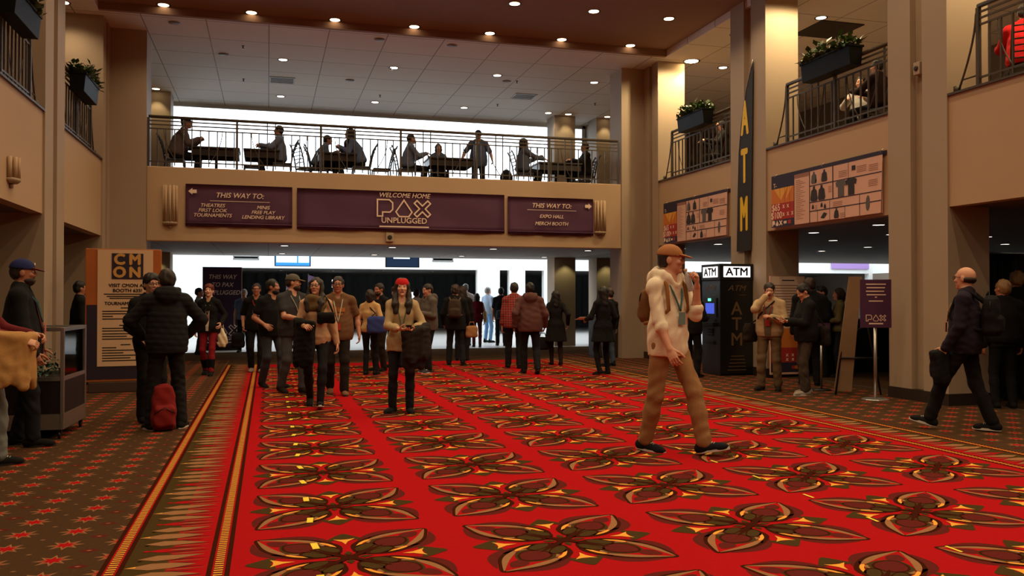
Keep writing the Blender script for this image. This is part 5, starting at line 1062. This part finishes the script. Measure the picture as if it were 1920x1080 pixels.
p = person('man in black quilted jacket seen from behind, before the display board', -1.08, 10.25, 14, 1.80, 1.02, feet=[(-.16, 0, .085, 14), (.15, .0, .085, -26)], hands=[(-.23, .18, 1.0), (.23, .18, 1.0)], poles=[(-1, -.35, .1), (1, -.35, .1)], hair='short', hc='dark', skin='tan', head=(6, -4), top=dict(c=(40, 40, 44), name='quilted_jacket', hem=-.12, thick=.028, loose=.02, quilt=.06, hood=True), legs=dict(c=(42, 40, 42), fit=1.16, fold=.007), shoes=dict(c=(28, 26, 26), white=True))
p = person('smiling man in dark glasses behind the quilted jacket', -1.34, 11.0, -152, 1.76, 1.02, feet=[(-.1, 0), (.12, .06)], hands=[(-.2, .24, 1.0), (.2, .24, 1.0)], hair='tall', hc='black', skin='light', glasses=True, head=(0, 0), top=dict(c=(36, 34, 36), name='jacket', hem=-.1, thick=.02), legs=dict(c=(40, 36, 36), fit=1.1))
# red bag at their feet
A = SDF(); A.loft((0, 0, .01), (0, 0, 1), (1, 0, 0), [0, .05, .36, .47, .50], [.11, .13, .125, .09, .04], [.08, .10, .09, .07, .04], k=.03, p=3); A.loft((0, -.115, .05), (0, 0, 1), (1, 0, 0), [0, .03, .2, .23], [.08, .10, .10, .07], [.025, .04, .04, .02], k=.02, p=3)
t = soft('red_backpack', 'red backpack standing on the carpet between dark trouser legs', 'backpack', A, .009, fab((128, 30, 28)), (-1.10, 10.14, 0), R(10), lambda X, Y, Z: .006*np.sin(26*Z+18*X)*np.sin(22*X+9*Z))
mb = MB(); mb.tube([(-.05, .02, .49), (0, .01, .54), (.05, .02, .49)], .01, 8); [mb.tube([(sg*.08, .10, .44), (sg*.09, .15, .28), (sg*.10, .11, .06)], .018, 8) for sg in (-1, 1)]; mb.build('straps', fab((24, 22, 24)), t, True); mb = MB(); mb.tube([(-.11, -.155, .2), (0, -.165, .27), (.11, -.155, .2)], .005, 6); mb.build('zip', GALV, t, True)
p = person('woman with red hair in black blazer and red trousers walking', -1.07, 17.2, 170, 1.74, .95, True, feet=[(-.07, .14, .085), (.09, -.12, .11, 0, -14)], hip=.935, hands=[(-.24, .10, .98), (.24, .02, .86)], hair='tall', hc='red', skin='pale', head=(0, 8), top=dict(c=(28, 28, 30), name='blazer', hem=-.12, thick=.020, open=(206, 190, 170), openw=.03), legs=dict(c=(142, 30, 40), fit=.95), shoes=dict(c=(24, 22, 24), boot=True), lanyard=((40, 40, 44), .22, (176, 120, 120)), D=12.5)
A = SDF(); A.loft((0, 0, -.34), (0, 0, 1), (1, 0, 0), [0, .06, .2, .30, .36], [.05, .09, .085, .04, .02], [.03, .05, .05, .03, .015], k=.03)
t = soft('plastic_bag', 'white plastic shopping bag in the hand of red haired woman', 'bag', A, .01, mat('bag_film', (232, 214, 180), .35), p['world'](p['arms'][-1][2]+np.array([-.03, 0, -.1])), 0, lambda X, Y, Z: .006*np.sin(60*X+30*Z))
mb = MB(); mb.tube([(-.02, 0, 0), (-.015, 0, .08), (.015, 0, .08), (.02, 0, 0)], .006, 6); mb.build('bag_handles', mat('bag_film', (0, 0, 0)), t)
person('long haired woman in white far left of the purple floor banner', -2.75, 24.6, -120, 1.66, 1, True, hair='long', hc='black', top=dict(c=(216, 210, 204), name='shirt', sleeve=.5), legs=dict(c=(60, 62, 72)))
person('man in grey green tee facing right, left of purple floor banner', -1.72, 23.6, -100, 1.74, 1.0, hands=[None, (.12, .28, 1.05)], hair='short', hc='dark', skin='pale', top=dict(c=(150, 164, 158), name='shirt', sleeve=.5), legs=dict(c=(50, 52, 60)))
p = person('person in black striped jersey and red collar facing the camera', -.22, 17.7, 176, 1.77, 1.0, feet=[(-.09, .1), (.1, -.08, .1, 0, -8)], hands=[(-.20, .18, 1.22), (.24, .05, .9)], curl=(.5, .5), hair='short', hc='dark', skin='tan', glasses=True, top=dict(c=(26, 26, 28), name='jersey', sleeve=.9, thick=.016, loose=.02, hem=-.13, print=((190, 180, 176), [(-.10, .06, .24, .252), (-.10, .06, .21, .222), (-.10, .05, .18, .192), (-.10, .07, .15, .162), (-.09, .08, .12, .132)])), legs=dict(c=(30, 30, 34), fit=1.1), shoes=dict(c=(150, 140, 132)), lanyard=((150, 34, 34), .3))
bag(p, (.34, .02, .62), 'black bag hanging by the person in striped jersey', (24, 24, 26), .26, .30, .13)
person('pale white haired person behind the striped jersey', -.62, 24.2, 172, 1.72, 1.05, hair='short', hc='white', skin='pale', top=dict(c=(110, 150, 200), name='shirt', sleeve=.5), legs=dict(c=(40, 44, 60)))
p = person('man in black tee and jeans behind the bearded man in cap', .06, 14.6, -152, 1.80, 1.05, feet=[(-.09, .16), (.1, -.12, .1, 0, -12)], hip=.93, hands=[(-.12, .28, 1.14), (.22, .18, 1.0)], hair='short', hc='black', skin='tan', beard='black', head=(40, 0), top=dict(c=(30, 30, 34), name='shirt', sleeve=.6, loose=.025, hem=-.12), legs=dict(c=(62, 66, 74), fit=1.1), shoes=dict(c=(40, 36, 34)))
p = person('bearded man in grey cap and charcoal tee looking right', .36, 13.7, -150, 1.86, 1.10, feet=[(-.09, .14), (.11, -.12, .10, 0, -10)], hip=.935, hands=[(-.10, .30, 1.10), (.10, .34, 1.08)], head=(48, 0), hair='short', hc='brown', skin='light', beard='brown', top=dict(c=(58, 58, 62), name='shirt', sleeve=.62, loose=.025, hem=-.12), legs=dict(c=(76, 78, 82), fit=1.12), shoes=dict(c=(60, 48, 40)), cap=dict(c=(92, 88, 80), b=(112, 100, 74)), lanyard=((150, 150, 130), .2))
p = person('woman in glasses with olive scarf and tan top carrying black coat', .62, 11.8, 176, 1.77, 1.0, True, feet=[(-.06, .20, .10, 0, 10), (.08, -.20, .12, 0, -18)], hip=.925, hands=[(-.27, .02, .84), (.14, .28, 1.08)], curl=(.4, .6), hair='long', hc='dark', skin='light', glasses=True, head=(-14, 6), top=dict(c=(196, 156, 122), name='top', hem=-.10, thick=.012, loose=.010), legs=dict(c=(46, 44, 50), fit=.86), shoes=dict(c=(30, 28, 30), white=True))
A = SDF(); c0 = p['N'];
for i in range(14): a = 2*pi*i/14; a2 = 2*pi*(i+1)/14; A.cap((.10*cos(a), .085*sin(a)+.02, -.015+.02*sin(2*a)), (.10*cos(a2), .085*sin(a2)+.02, -.015+.02*sin(2*a2)), .042, k=.03)
A.ell((0, .10, -.10), (.13, .055, .10), k=.04); A.cap((-.05, .12, -.12), (-.07, .13, -.32), .05, .04, .03)
soft('scarf', 'olive brown infinity scarf round the neck of the glasses woman', 'scarf', A, .01, fab((104, 84, 54)), p['world'](c0), R(176), lambda X, Y, Z: .008*np.sin(40*Z+25*X)*np.sin(18*X+30*Y))
draped_coat(p, [(.24, .04, 1.14), (.19, .20, 1.12), (.04, .29, 1.10)], 'black coat hanging over the arm of the scarf woman', (26, 25, 27), .05, .56)
bag(p, (-.13, .20, 1.18), 'small black camera bag across the chest of scarf woman', (22, 22, 24), .24, .15, .09, 'camera_bag', [(-.16, .12, 1.40), (-.10, -.02, 1.50)])
p = person('man in glasses and brown printed tee walking behind scarf woman', 1.02, 13.25, 176, 1.82, 1.14, feet=[(-.09, .16), (.11, -.14, .11, 0, -12)], hip=.93, hands=[(-.30, .08, .87), (.30, -.02, .90)], hair='short', hc='dark', skin='tan', glasses=True, head=(-4, 0), top=dict(c=(112, 80, 54), name='shirt', sleeve=.7, loose=.03, hem=-.14, print=((168, 100, 50), [(-.10, .0, .27, .33), (.01, .10, .26, .34), (-.06, .06, .22, .25)])), legs=dict(c=(54, 44, 38), fit=1.12), shoes=dict(c=(120, 84, 60)), lanyard=((190, 190, 170), .12, (180, 60, 60)))
p = person('woman in tan top with blue bag seen from behind', 1.86, 16.4, -24, 1.64, 1.0, True, feet=[(-.09, 0), (.1, .05)], hands=[(-.18, .2, 1.02), (.22, .12, .98)], hair='bob', hc='dark', skin='light', head=(10, 0), top=dict(c=(202, 162, 110), name='top', sleeve=.8, hem=-.08), legs=dict(c=(34, 32, 36), fit=.95))
bag(p, (.18, -.17, 1.02), 'blue messenger bag on the back of woman in tan top', (52, 66, 128), .36, .32, .13, 'messenger_bag', [(.16, -.16, 1.25), (-.10, -.02, 1.47), (-.16, .12, 1.28), (.02, .17, 1.08), (.24, .03, .98)], 20, (40, 34, 40))
p = person('tall dark haired man in dark vest behind the blue bag woman', 2.16, 17.3, 128, 1.78, 1.0, hands=[(-.15, .25, 1.1), (.15, .25, 1.1)], hair='short', hc='dark', skin='tan', beard='dark', head=(0, -10), top=dict(c=(38, 33, 33), name='shirt', sleeve=1.7, open=(110, 96, 84), openw=.02), legs=dict(c=(66, 50, 42), fit=1.1))
p = person('person in white face and black top smiling beyond the crowd', 2.52, 20.6, 168, 1.76, .95, hair='short', hc='dark', skin='pale', top=dict(c=(28, 28, 30), name='shirt', sleeve=.6), legs=dict(c=(34, 34, 38)))
p = person('white haired bearded man in dark jacket far behind brown tee', 1.62, 21.6, 170, 1.76, 1.05, hair='short', hc='white', skin='pale', beard='white', top=dict(c=(44, 50, 66), name='jacket'), legs=dict(c=(40, 40, 46)))
p = person('person with wavy brown hair half hidden left of red headband', 2.58, 18.0, 20, 1.72, 1.0, True, hair='curly', hc='brown', top=dict(c=(34, 32, 36), name='jacket', thick=.02, hem=-.12), legs=dict(c=(32, 30, 34)))
p = person('woman in red headband and beige sweater holding a coat', 1.64, 10.9, 172, 1.73, 1.0, True, feet=[(-.10, .02), (.12, -.02, .085, -30)], hands=[(-.13, .28, 1.08), (.02, .30, 1.08)], poles=[(-.8, -.5, -.6), (.8, -.6, -.5)], curl=(.6, .55), palm=((.3, .2, 1), (-.5, -.2, .8)), hair='long', hc='dark', skin='pale', head=(0, 2), top=dict(c=(182, 158, 118), name='sweater', sleeve=1.6, hem=-.15, thick=.014, loose=.016, fold=.005), legs=dict(c=(46, 48, 56), fit=.95), shoes=dict(c=(28, 26, 28)), lanyard=((96, 104, 96), .12, (170, 150, 120)))
A = SDF(); A.ell(p['G'](0, -.016, .036), (.092, .109, .104), p['Rh'], .01); hu_ = p['Rh'] @ np.array([0, .12, 1.]); V, Q = A.mesh(.006, None, [(-hu_, p['G'](0, .0, .040)), (hu_, p['G'](0, 0, .118))]); npmesh('headband', relax(V, Q, 1)*p['s'], Q, fab((196, 30, 34)), p['root'])
draped_coat(p, [(-.30, .10, 1.10), (-.22, .24, 1.06), (-.04, .33, 1.03)], 'dark brown coat draped over the arm of headband woman', (56, 46, 42), .06, .48)
phone(p, -1, 'dark phone in the hand of the red headband woman')
p = person('man in grey hooded jacket facing left, right of headband woman', 3.02, 16.6, 112, 1.76, 1.05, feet=[(-.1, .05), (.12, -.04)], hands=[(-.12, .26, 1.16), (.12, .26, 1.12)], hair='short', hc='dark', skin='light', head=(0, -12), top=dict(c=(92, 84, 78), name='hooded_jacket', hood=True, thick=.022, loose=.02, hem=-.12), legs=dict(c=(40, 38, 42), fit=1.1), shoes=dict(c=(60, 60, 64), white=True, laces=True))
p = person('person in black jacket with strapped backpack seen from behind', 3.92, 18.35, -14, 1.76, 1.1, feet=[(-.13, .0), (.17, -.08, .1, -12, -10)], hands=[(-.25, .1, .9), (.30, .10, .86)], hair='curly', hc='brown', top=dict(c=(32, 31, 33), name='jacket', thick=.026, loose=.02, hem=-.18), legs=dict(c=(44, 46, 52), fit=1.1))
backpack(p, 'dark brown backpack with straps on the black jacket', (66, 52, 42), .95, (96, 80, 66))
bag(p, (.36, .06, .72), 'folded tan paper bag carried beside the black jacket', (170, 122, 82), .30, .26, .08, 'paper_bag', None, 30)
p = person('person in pale shirt reaching, left of the backpack wearer', 3.75, 22.4, -30, 1.72, .95, hands=[(-.2, .2, 1.0), (.2, .3, 1.3)], hair='short', hc='dark', top=dict(c=(226, 224, 220), name='shirt', sleeve=.9), legs=dict(c=(60, 60, 66)))
person('tall dark figure right behind the backpack wearer', 4.35, 19.6, -20, 1.76, 1.0, hair='long', hc='brown', top=dict(c=(38, 34, 33), name='jacket', thick=.022, hem=-.2), legs=dict(c=(36, 34, 36)))
p = person('short haired woman in maroon cardigan carrying a cream tote', 5.98, 24.9, -12, 1.62, 1.0, True, feet=[(-.09, .1), (.1, -.12, .1, 0, -10)], hair='bob', hc='dark', top=dict(c=(120, 28, 44), name='cardigan', sleeve=1.6, hem=-.14), legs=dict(c=(96, 30, 40), fit=.95))
bag(p, (.27, .0, .98), 'cream tote bag on the shoulder of maroon cardigan woman', (214, 190, 148), .30, .34, .1, 'tote_bag', [(.20, 0, 1.42), (.15, .01, 1.47), (.20, .02, 1.42)], 80)
person('tall bald man in white shirt walking away in daylight', 5.86, 25.9, -14, 1.92, 1.0, feet=[(-.1, .1), (.1, -.1)], hair='short', hc='grey', skin='pale', top=dict(c=(235, 235, 235), name='shirt', sleeve=.6, loose=.03), legs=dict(c=(56, 58, 66)))
person('grey haired man in light blue jeans in the bright doorway', 6.95, 27.4, -60, 1.84, 1.0, hair='short', hc='grey', skin='pale', top=dict(c=(160, 176, 196), name='shirt', sleeve=.8), legs=dict(c=(110, 150, 190)))
p = person('man in black shirt with shoulder bag walking away at centre', 6.86, 25.4, -14, 1.80, 1.05, feet=[(-.1, .08), (.11, -.1, .1, 0, -10)], hair='short', hc='black', skin='tan', top=dict(c=(34, 34, 38), name='shirt', sleeve=.8, loose=.03, hem=-.12), legs=dict(c=(36, 36, 42), fit=1.1))
bag(p, (.05, -.19, .93), 'grey shoulder bag on the back of the black shirted man', (58, 64, 72), .44, .28, .15, 'shoulder_bag', [(.18, -.15, 1.2), (.12, .0, 1.48), (-.14, .17, 1.2), (-.2, .05, 1.0)], 0)
p = person('man in red plaid shirt walking away', 4.93, 17.2, -14, 1.80, 1.08, feet=[(-.12, .05), (.10, -.10, .1, 0, -8)], hair='short', hc='dark', skin='light', top=dict(mat=plaid_mat('plaid_red'), c=(0, 0, 0), name='plaid_shirt', sleeve=1.75, loose=.025, hem=-.13, collar=True, fold=.003), legs=dict(c=(34, 32, 36), fit=1.12))
p = person('man in maroon brown hooded jacket walking away', 4.86, 15.85, -10, 1.79, 1.14, feet=[(-.10, .10), (.12, -.18, .13, 0, -24)], hip=.935, hair='short', hc='black', skin='tan', hands=[(-.30, -.02, .9), (.29, .08, .9)], top=dict(c=(96, 62, 58), name='hooded_jacket', hood=True, thick=.028, loose=.03, hem=-.14, fold=.005), legs=dict(c=(40, 38, 44), fit=1.14), shoes=dict(c=(34, 30, 30)))
p = person('woman in long dark flared coat walking away by the pillars', 6.03, 17.75, -12, 1.64, 1.0, True, feet=[(-.09, .06), (.1, -.12, .1, 0, -12)], hair='long', hc='black', hands=[(-.22, .08, .95), (.28, -.02, .95)], top=dict(c=(32, 28, 30), name='coat', thick=.022, hem=-.15), legs=dict(c=(60, 30, 32), fit=.9), skirt=dict(c=(32, 28, 30), len=.52))
bag(p, (-.30, .04, .50), 'dark bag hanging low beside the flared coat', (40, 34, 36), .3, .28, .14, 'hand_bag')
p = person('long haired woman all in black holding papers, right of pillars', 6.13, 15.25, 14, 1.70, 1.0, True, feet=[(-.12, -.04, .10, 14, -12), (.13, .03)], hands=[(-.20, .28, 1.08), (.24, .06, .9)], hair='long', hc='black', top=dict(c=(24, 23, 25), name='coat', thick=.022, hem=-.15), legs=dict(c=(24, 24, 28), fit=.88), skirt=dict(c=(24, 23, 25), len=.42))
t = thing('paper_sheets', 'white papers in the hand of the woman in black', 'paper', p['world'](p['arms'][-1][2]+np.array([-.01, .10, .03])), R(14)); mb = MB(); [mb.box(-.10+.01*i, .10+.01*i, -.02, .14, .004*i, .004*i+.0025) for i in range(3)]; mb.xf(lambda x, y, z: (x, y, z-.3*y)).build('sheets', mat('paper_white', (236, 226, 206), .8), t)
person('person in jeans hidden behind the long haired woman in black', 7.02, 17.1, 20, 1.68, .98, hair='curly', hc='brown', top=dict(c=(50, 46, 46), name='jacket', hem=-.1), legs=dict(c=(66, 82, 100)))
# right side
p = person('dark person using the cash machine behind the drinking man', 7.52, 14.35, -62, 1.70, 1.05, hands=[(-.14, .30, 1.1), (.14, .30, 1.15)], hair='short', hc='black', top=dict(c=(26, 26, 28), name='jacket', thick=.024, hem=-.12), legs=dict(c=(30, 30, 34), fit=1.1), shoes=dict(c=(40, 34, 32)))
p = person('man in beige jacket with messenger bag touching his face', 7.62, 11.95, 138, 1.72, 1.05, feet=[(-.13, 0), (.13, .02, .085, -20)], hands=[(-.08, .26, 1.18), (.03, .22, 1.50)], poles=[(-.7, -.4, -.8), (.8, .1, -1)], curl=(.5, .7), palm=(None, (-.8, -.5, 0)), head=(8, -14), hair='short', hc='dark', skin='light', top=dict(c=(186, 160, 122), name='jacket', thick=.024, loose=.02, hem=-.08, collar=True, open=(104, 92, 76), openw=.06), legs=dict(c=(108, 88, 64), fit=1.14, fold=.006), shoes=dict(c=(44, 36, 30)), lanyard=((150, 40, 44), .20, (176, 52, 52)))
bag(p, (.30, .02, .92), 'dark brown messenger bag of the man in beige jacket', (62, 46, 38), .36, .30, .12, 'messenger_bag', [(.14, .16, 1.2), (-.08, .10, 1.42), (-.12, -.05, 1.48), (.05, -.16, 1.25)], 70)
p = person('man in black jacket looking down at his phone, right', 7.80, 11.25, 76, 1.70, 1.05, feet=[(-.11, .06), (.11, -.05)], hands=[(-.09, .32, 1.14), (.09, .33, 1.12)], curl=(.6, .6), palm=((.2, .3, 1), (-.2, .3, 1)), head=(4, -28), hair='short', hc='black', skin='light', top=dict(c=(28, 28, 31), name='jacket', thick=.026, loose=.026, hem=-.12, sleeve=1.75), legs=dict(c=(66, 54, 46), fit=1.14, fold=.006), shoes=dict(c=(150, 140, 126), white=True))
phone(p, 1, 'phone held by the man in black jacket looking down')
bag(p, (-.10, -.24, .92), 'dark shoulder bag behind the man looking at his phone', (48, 34, 34), .34, .30, .12, 'shoulder_bag', [(.1, -.15, 1.3), (.14, .05, 1.46), (-.1, .16, 1.2), (-.2, .0, 1.0)], 0)
person('big man in black coat behind the man looking at phone', 8.70, 12.45, -30, 1.82, 1.2, hair='short', hc='brown', skin='tan', head=(20, 0), top=dict(c=(24, 24, 26), name='coat', thick=.03, hem=-.2), legs=dict(c=(34, 32, 34), fit=1.1))
person('stooping dark haired person in the queue by right column', 9.9, 13.75, 80, 1.70, 1.0, hc='black', head=(0, -15), top=dict(c=(30, 29, 31), name='jacket', thick=.022), legs=dict(c=(30, 30, 34)))
person('balding man in dark jacket with yellow green badge, queue', 10.35, 15.4, 150, 1.80, 1.1, hair='bald', hc='grey', top=dict(c=(32, 34, 40), name='jacket', thick=.024), legs=dict(c=(32, 32, 36)), lanyard=((170, 200, 60), .3, (190, 215, 70)))
person('person in dark jacket with bright collar turned away, queue', 10.85, 15.2, 40, 1.72, 1.0, True, hair='bob', hc='black', top=dict(c=(34, 34, 38), name='jacket', thick=.022, collar=True), legs=dict(c=(32, 32, 36)))
person('person in olive sleeves left of the purple pole sign', 10.1, 13.55, 60, 1.66, 1.0, True, hair='bob', hc='brown', hands=[(-.12, .28, 1.1), (.2, .2, 1.0)], top=dict(c=(104, 96, 62), name='jacket', thick=.018), legs=dict(c=(40, 42, 52)))
p = person('bald man in purple jacket striding left at the right edge', 7.36, 7.72, 36, 1.84, 1.0, feet=[(-.09, .33, .10, 4, 14), (.09, -.24, .085, -4, 0)], hip=.93, lean=-2, hands=[(-.24, .14, .87), (.21, .10, .88)], curl=(.6, .5), head=(-12, -2), hair='bald', hc='dark', skin='light', glasses=True, top=dict(c=(46, 34, 58), name='jacket', thick=.022, loose=.024, hem=-.12, collar=True), legs=dict(c=(26, 25, 28), fit=1.1, fold=.006), shoes=dict(c=(30, 28, 30), white=True, laces=True), lanyard=((170, 150, 110), .2))
backpack(p, 'black backpack worn by the bald man in purple', (24, 24, 27), 1.0, (22, 22, 24))
draped_coat(p, [(-.27, .24, .80), (-.22, .20, .80), (-.16, .16, .80)], 'black jacket carried at the waist by the bald man', (20, 20, 22), .045, .28, 'jacket', cat='jacket')
person('blond person in black at the far right counter, nearer head', 9.35, 9.15, -20, 1.72, 1.1, hair='short', hc='blond', skin='tan', head=(20, 0), top=dict(c=(24, 24, 26), name='jacket', thick=.026), legs=dict(c=(26, 26, 30)))
person('tall blond person in black at right edge, further head', 10.2, 9.75, -25, 1.86, 1.1, hair='short', hc='blond', skin='light', head=(10, 0), top=dict(c=(24, 24, 26), name='jacket', thick=.026), legs=dict(c=(26, 26, 30)))
# ---------------------------------------------------------------- upstairs; lens haze put into the pale blue-grey balcony clothes
def seated(label, x, y, face, h=1.74, w=1.05, hands=None, lean=4, c=(44, 44, 50), lc=(36, 36, 42), **k):
    k.setdefault('hc', 'dark'); k.setdefault('hair', 'short'); nm = k.pop('tn', 'jacket'); z = k.pop('z', ZF)
    return person(label, x, y, face, h, w, lean=lean, sit=True, hip=.565, feet=[(-.12, .40), (.12, .36)], hands=hands or [(-.16, .42, .86), (.16, .42, .86)], top=dict(c=c, name=nm, thick=.024, loose=.02, hem=-.05), legs=dict(c=lc), z0=z, **k)
seated('large seated man in a dark cap at the balcony left end', -1.98, 20.62, -88, 1.90, 1.28, lean=16, c=(104, 88, 84), cap=dict(c=(52, 50, 60)))
seated('slim seated person with short hair, second from balcony left', .26, 20.6, 86, 1.76, .95, lean=2, c=(110, 122, 146), tn='shirt')
seated('hunched person at the left of the middle balcony table', 1.14, 21.1, -92, 1.72, 1.15, lean=22, c=(92, 104, 126))
seated('person in hood leaning left over the middle balcony table', 2.08, 20.6, 84, 1.84, 1.12, lean=20, c=(88, 100, 130), hair='long')
seated('seated person with cropped hair right of balcony centre', 3.24, 20.7, -88, 1.74, 1.02, lean=8, c=(108, 116, 136))
seated('small seated person low behind the table near the standing man', 4.12, 21.35, 175, 1.62, 1.0, lean=6, c=(88, 96, 112), hair='bob', fem=True)
person('man in a cap standing and leaning on the balcony table', 5.30, 21.9, 165, 1.78, 1.12, lean=14, hands=[(-.36, .26, .92), (.42, .12, .95)], hair='short', hc='dark', cap=dict(c=(44, 46, 56)), top=dict(c=(92, 104, 128), name='shirt', sleeve=.8, thick=.018, loose=.03, hem=-.14), legs=dict(c=(40, 40, 46), fit=1.1), z0=ZF)
seated('long haired person with arm stretched along the table, balcony right', 6.12, 20.62, -88, 1.78, 1.08, lean=4, hands=[(-.1, .45, .9), (.12, .52, .84)], hair='long', c=(84, 88, 104))
seated('person in a white front vest seated at the balcony right end', 7.86, 20.72, 88, 1.76, 1.0, lean=2, c=(52, 44, 42), hc='brown')
A = SDF(); A.loft((0, 0, .01), (0, 0, 1), (1, 0, 0), [0, .05, .34, .46, .5], [.13, .17, .16, .10, .04], [.10, .12, .11, .08, .04], k=.03)
t = soft('backpack', 'black rucksack standing behind the railing near standing man', 'backpack', A, .013, fab((30, 30, 34)), (5.62, 20.3, ZF)); mb = MB(); mb.tube([(-.04, 0, .48), (0, 0, .54), (.04, 0, .48)], .011, 6); mb.build('grab_handle', fab((30, 30, 34)), t, True)
seated('dark seated person behind middle right railing, facing the window', 9.75, 12.0, 18, 1.72, 1.05, c=(70, 40, 36), hc='dark')
seated('seated person in white shirt behind planter on the right railing', 10.25, 13.1, 130, 1.72, 1.0, c=(190, 186, 180), hc='dark', tn='shirt')
seated('seated person in dark clothes behind right railing by balcony', 9.8, 17.2, 78, 1.74, 1.02, c=(34, 33, 36), hc='black')
person('person standing in shadow behind right railing next to balcony', 10.0, 16.1, 60, 1.74, 1.0, hair='short', hc='black', top=dict(c=(34, 34, 38), name='jacket'), legs=dict(c=(32, 32, 36)), z0=ZF)
seated('person in bright red shirt behind the railing, top right corner', 9.9, 9.3, -40, 1.78, 1.15, c=(212, 34, 36), hc='dark', tn='shirt')
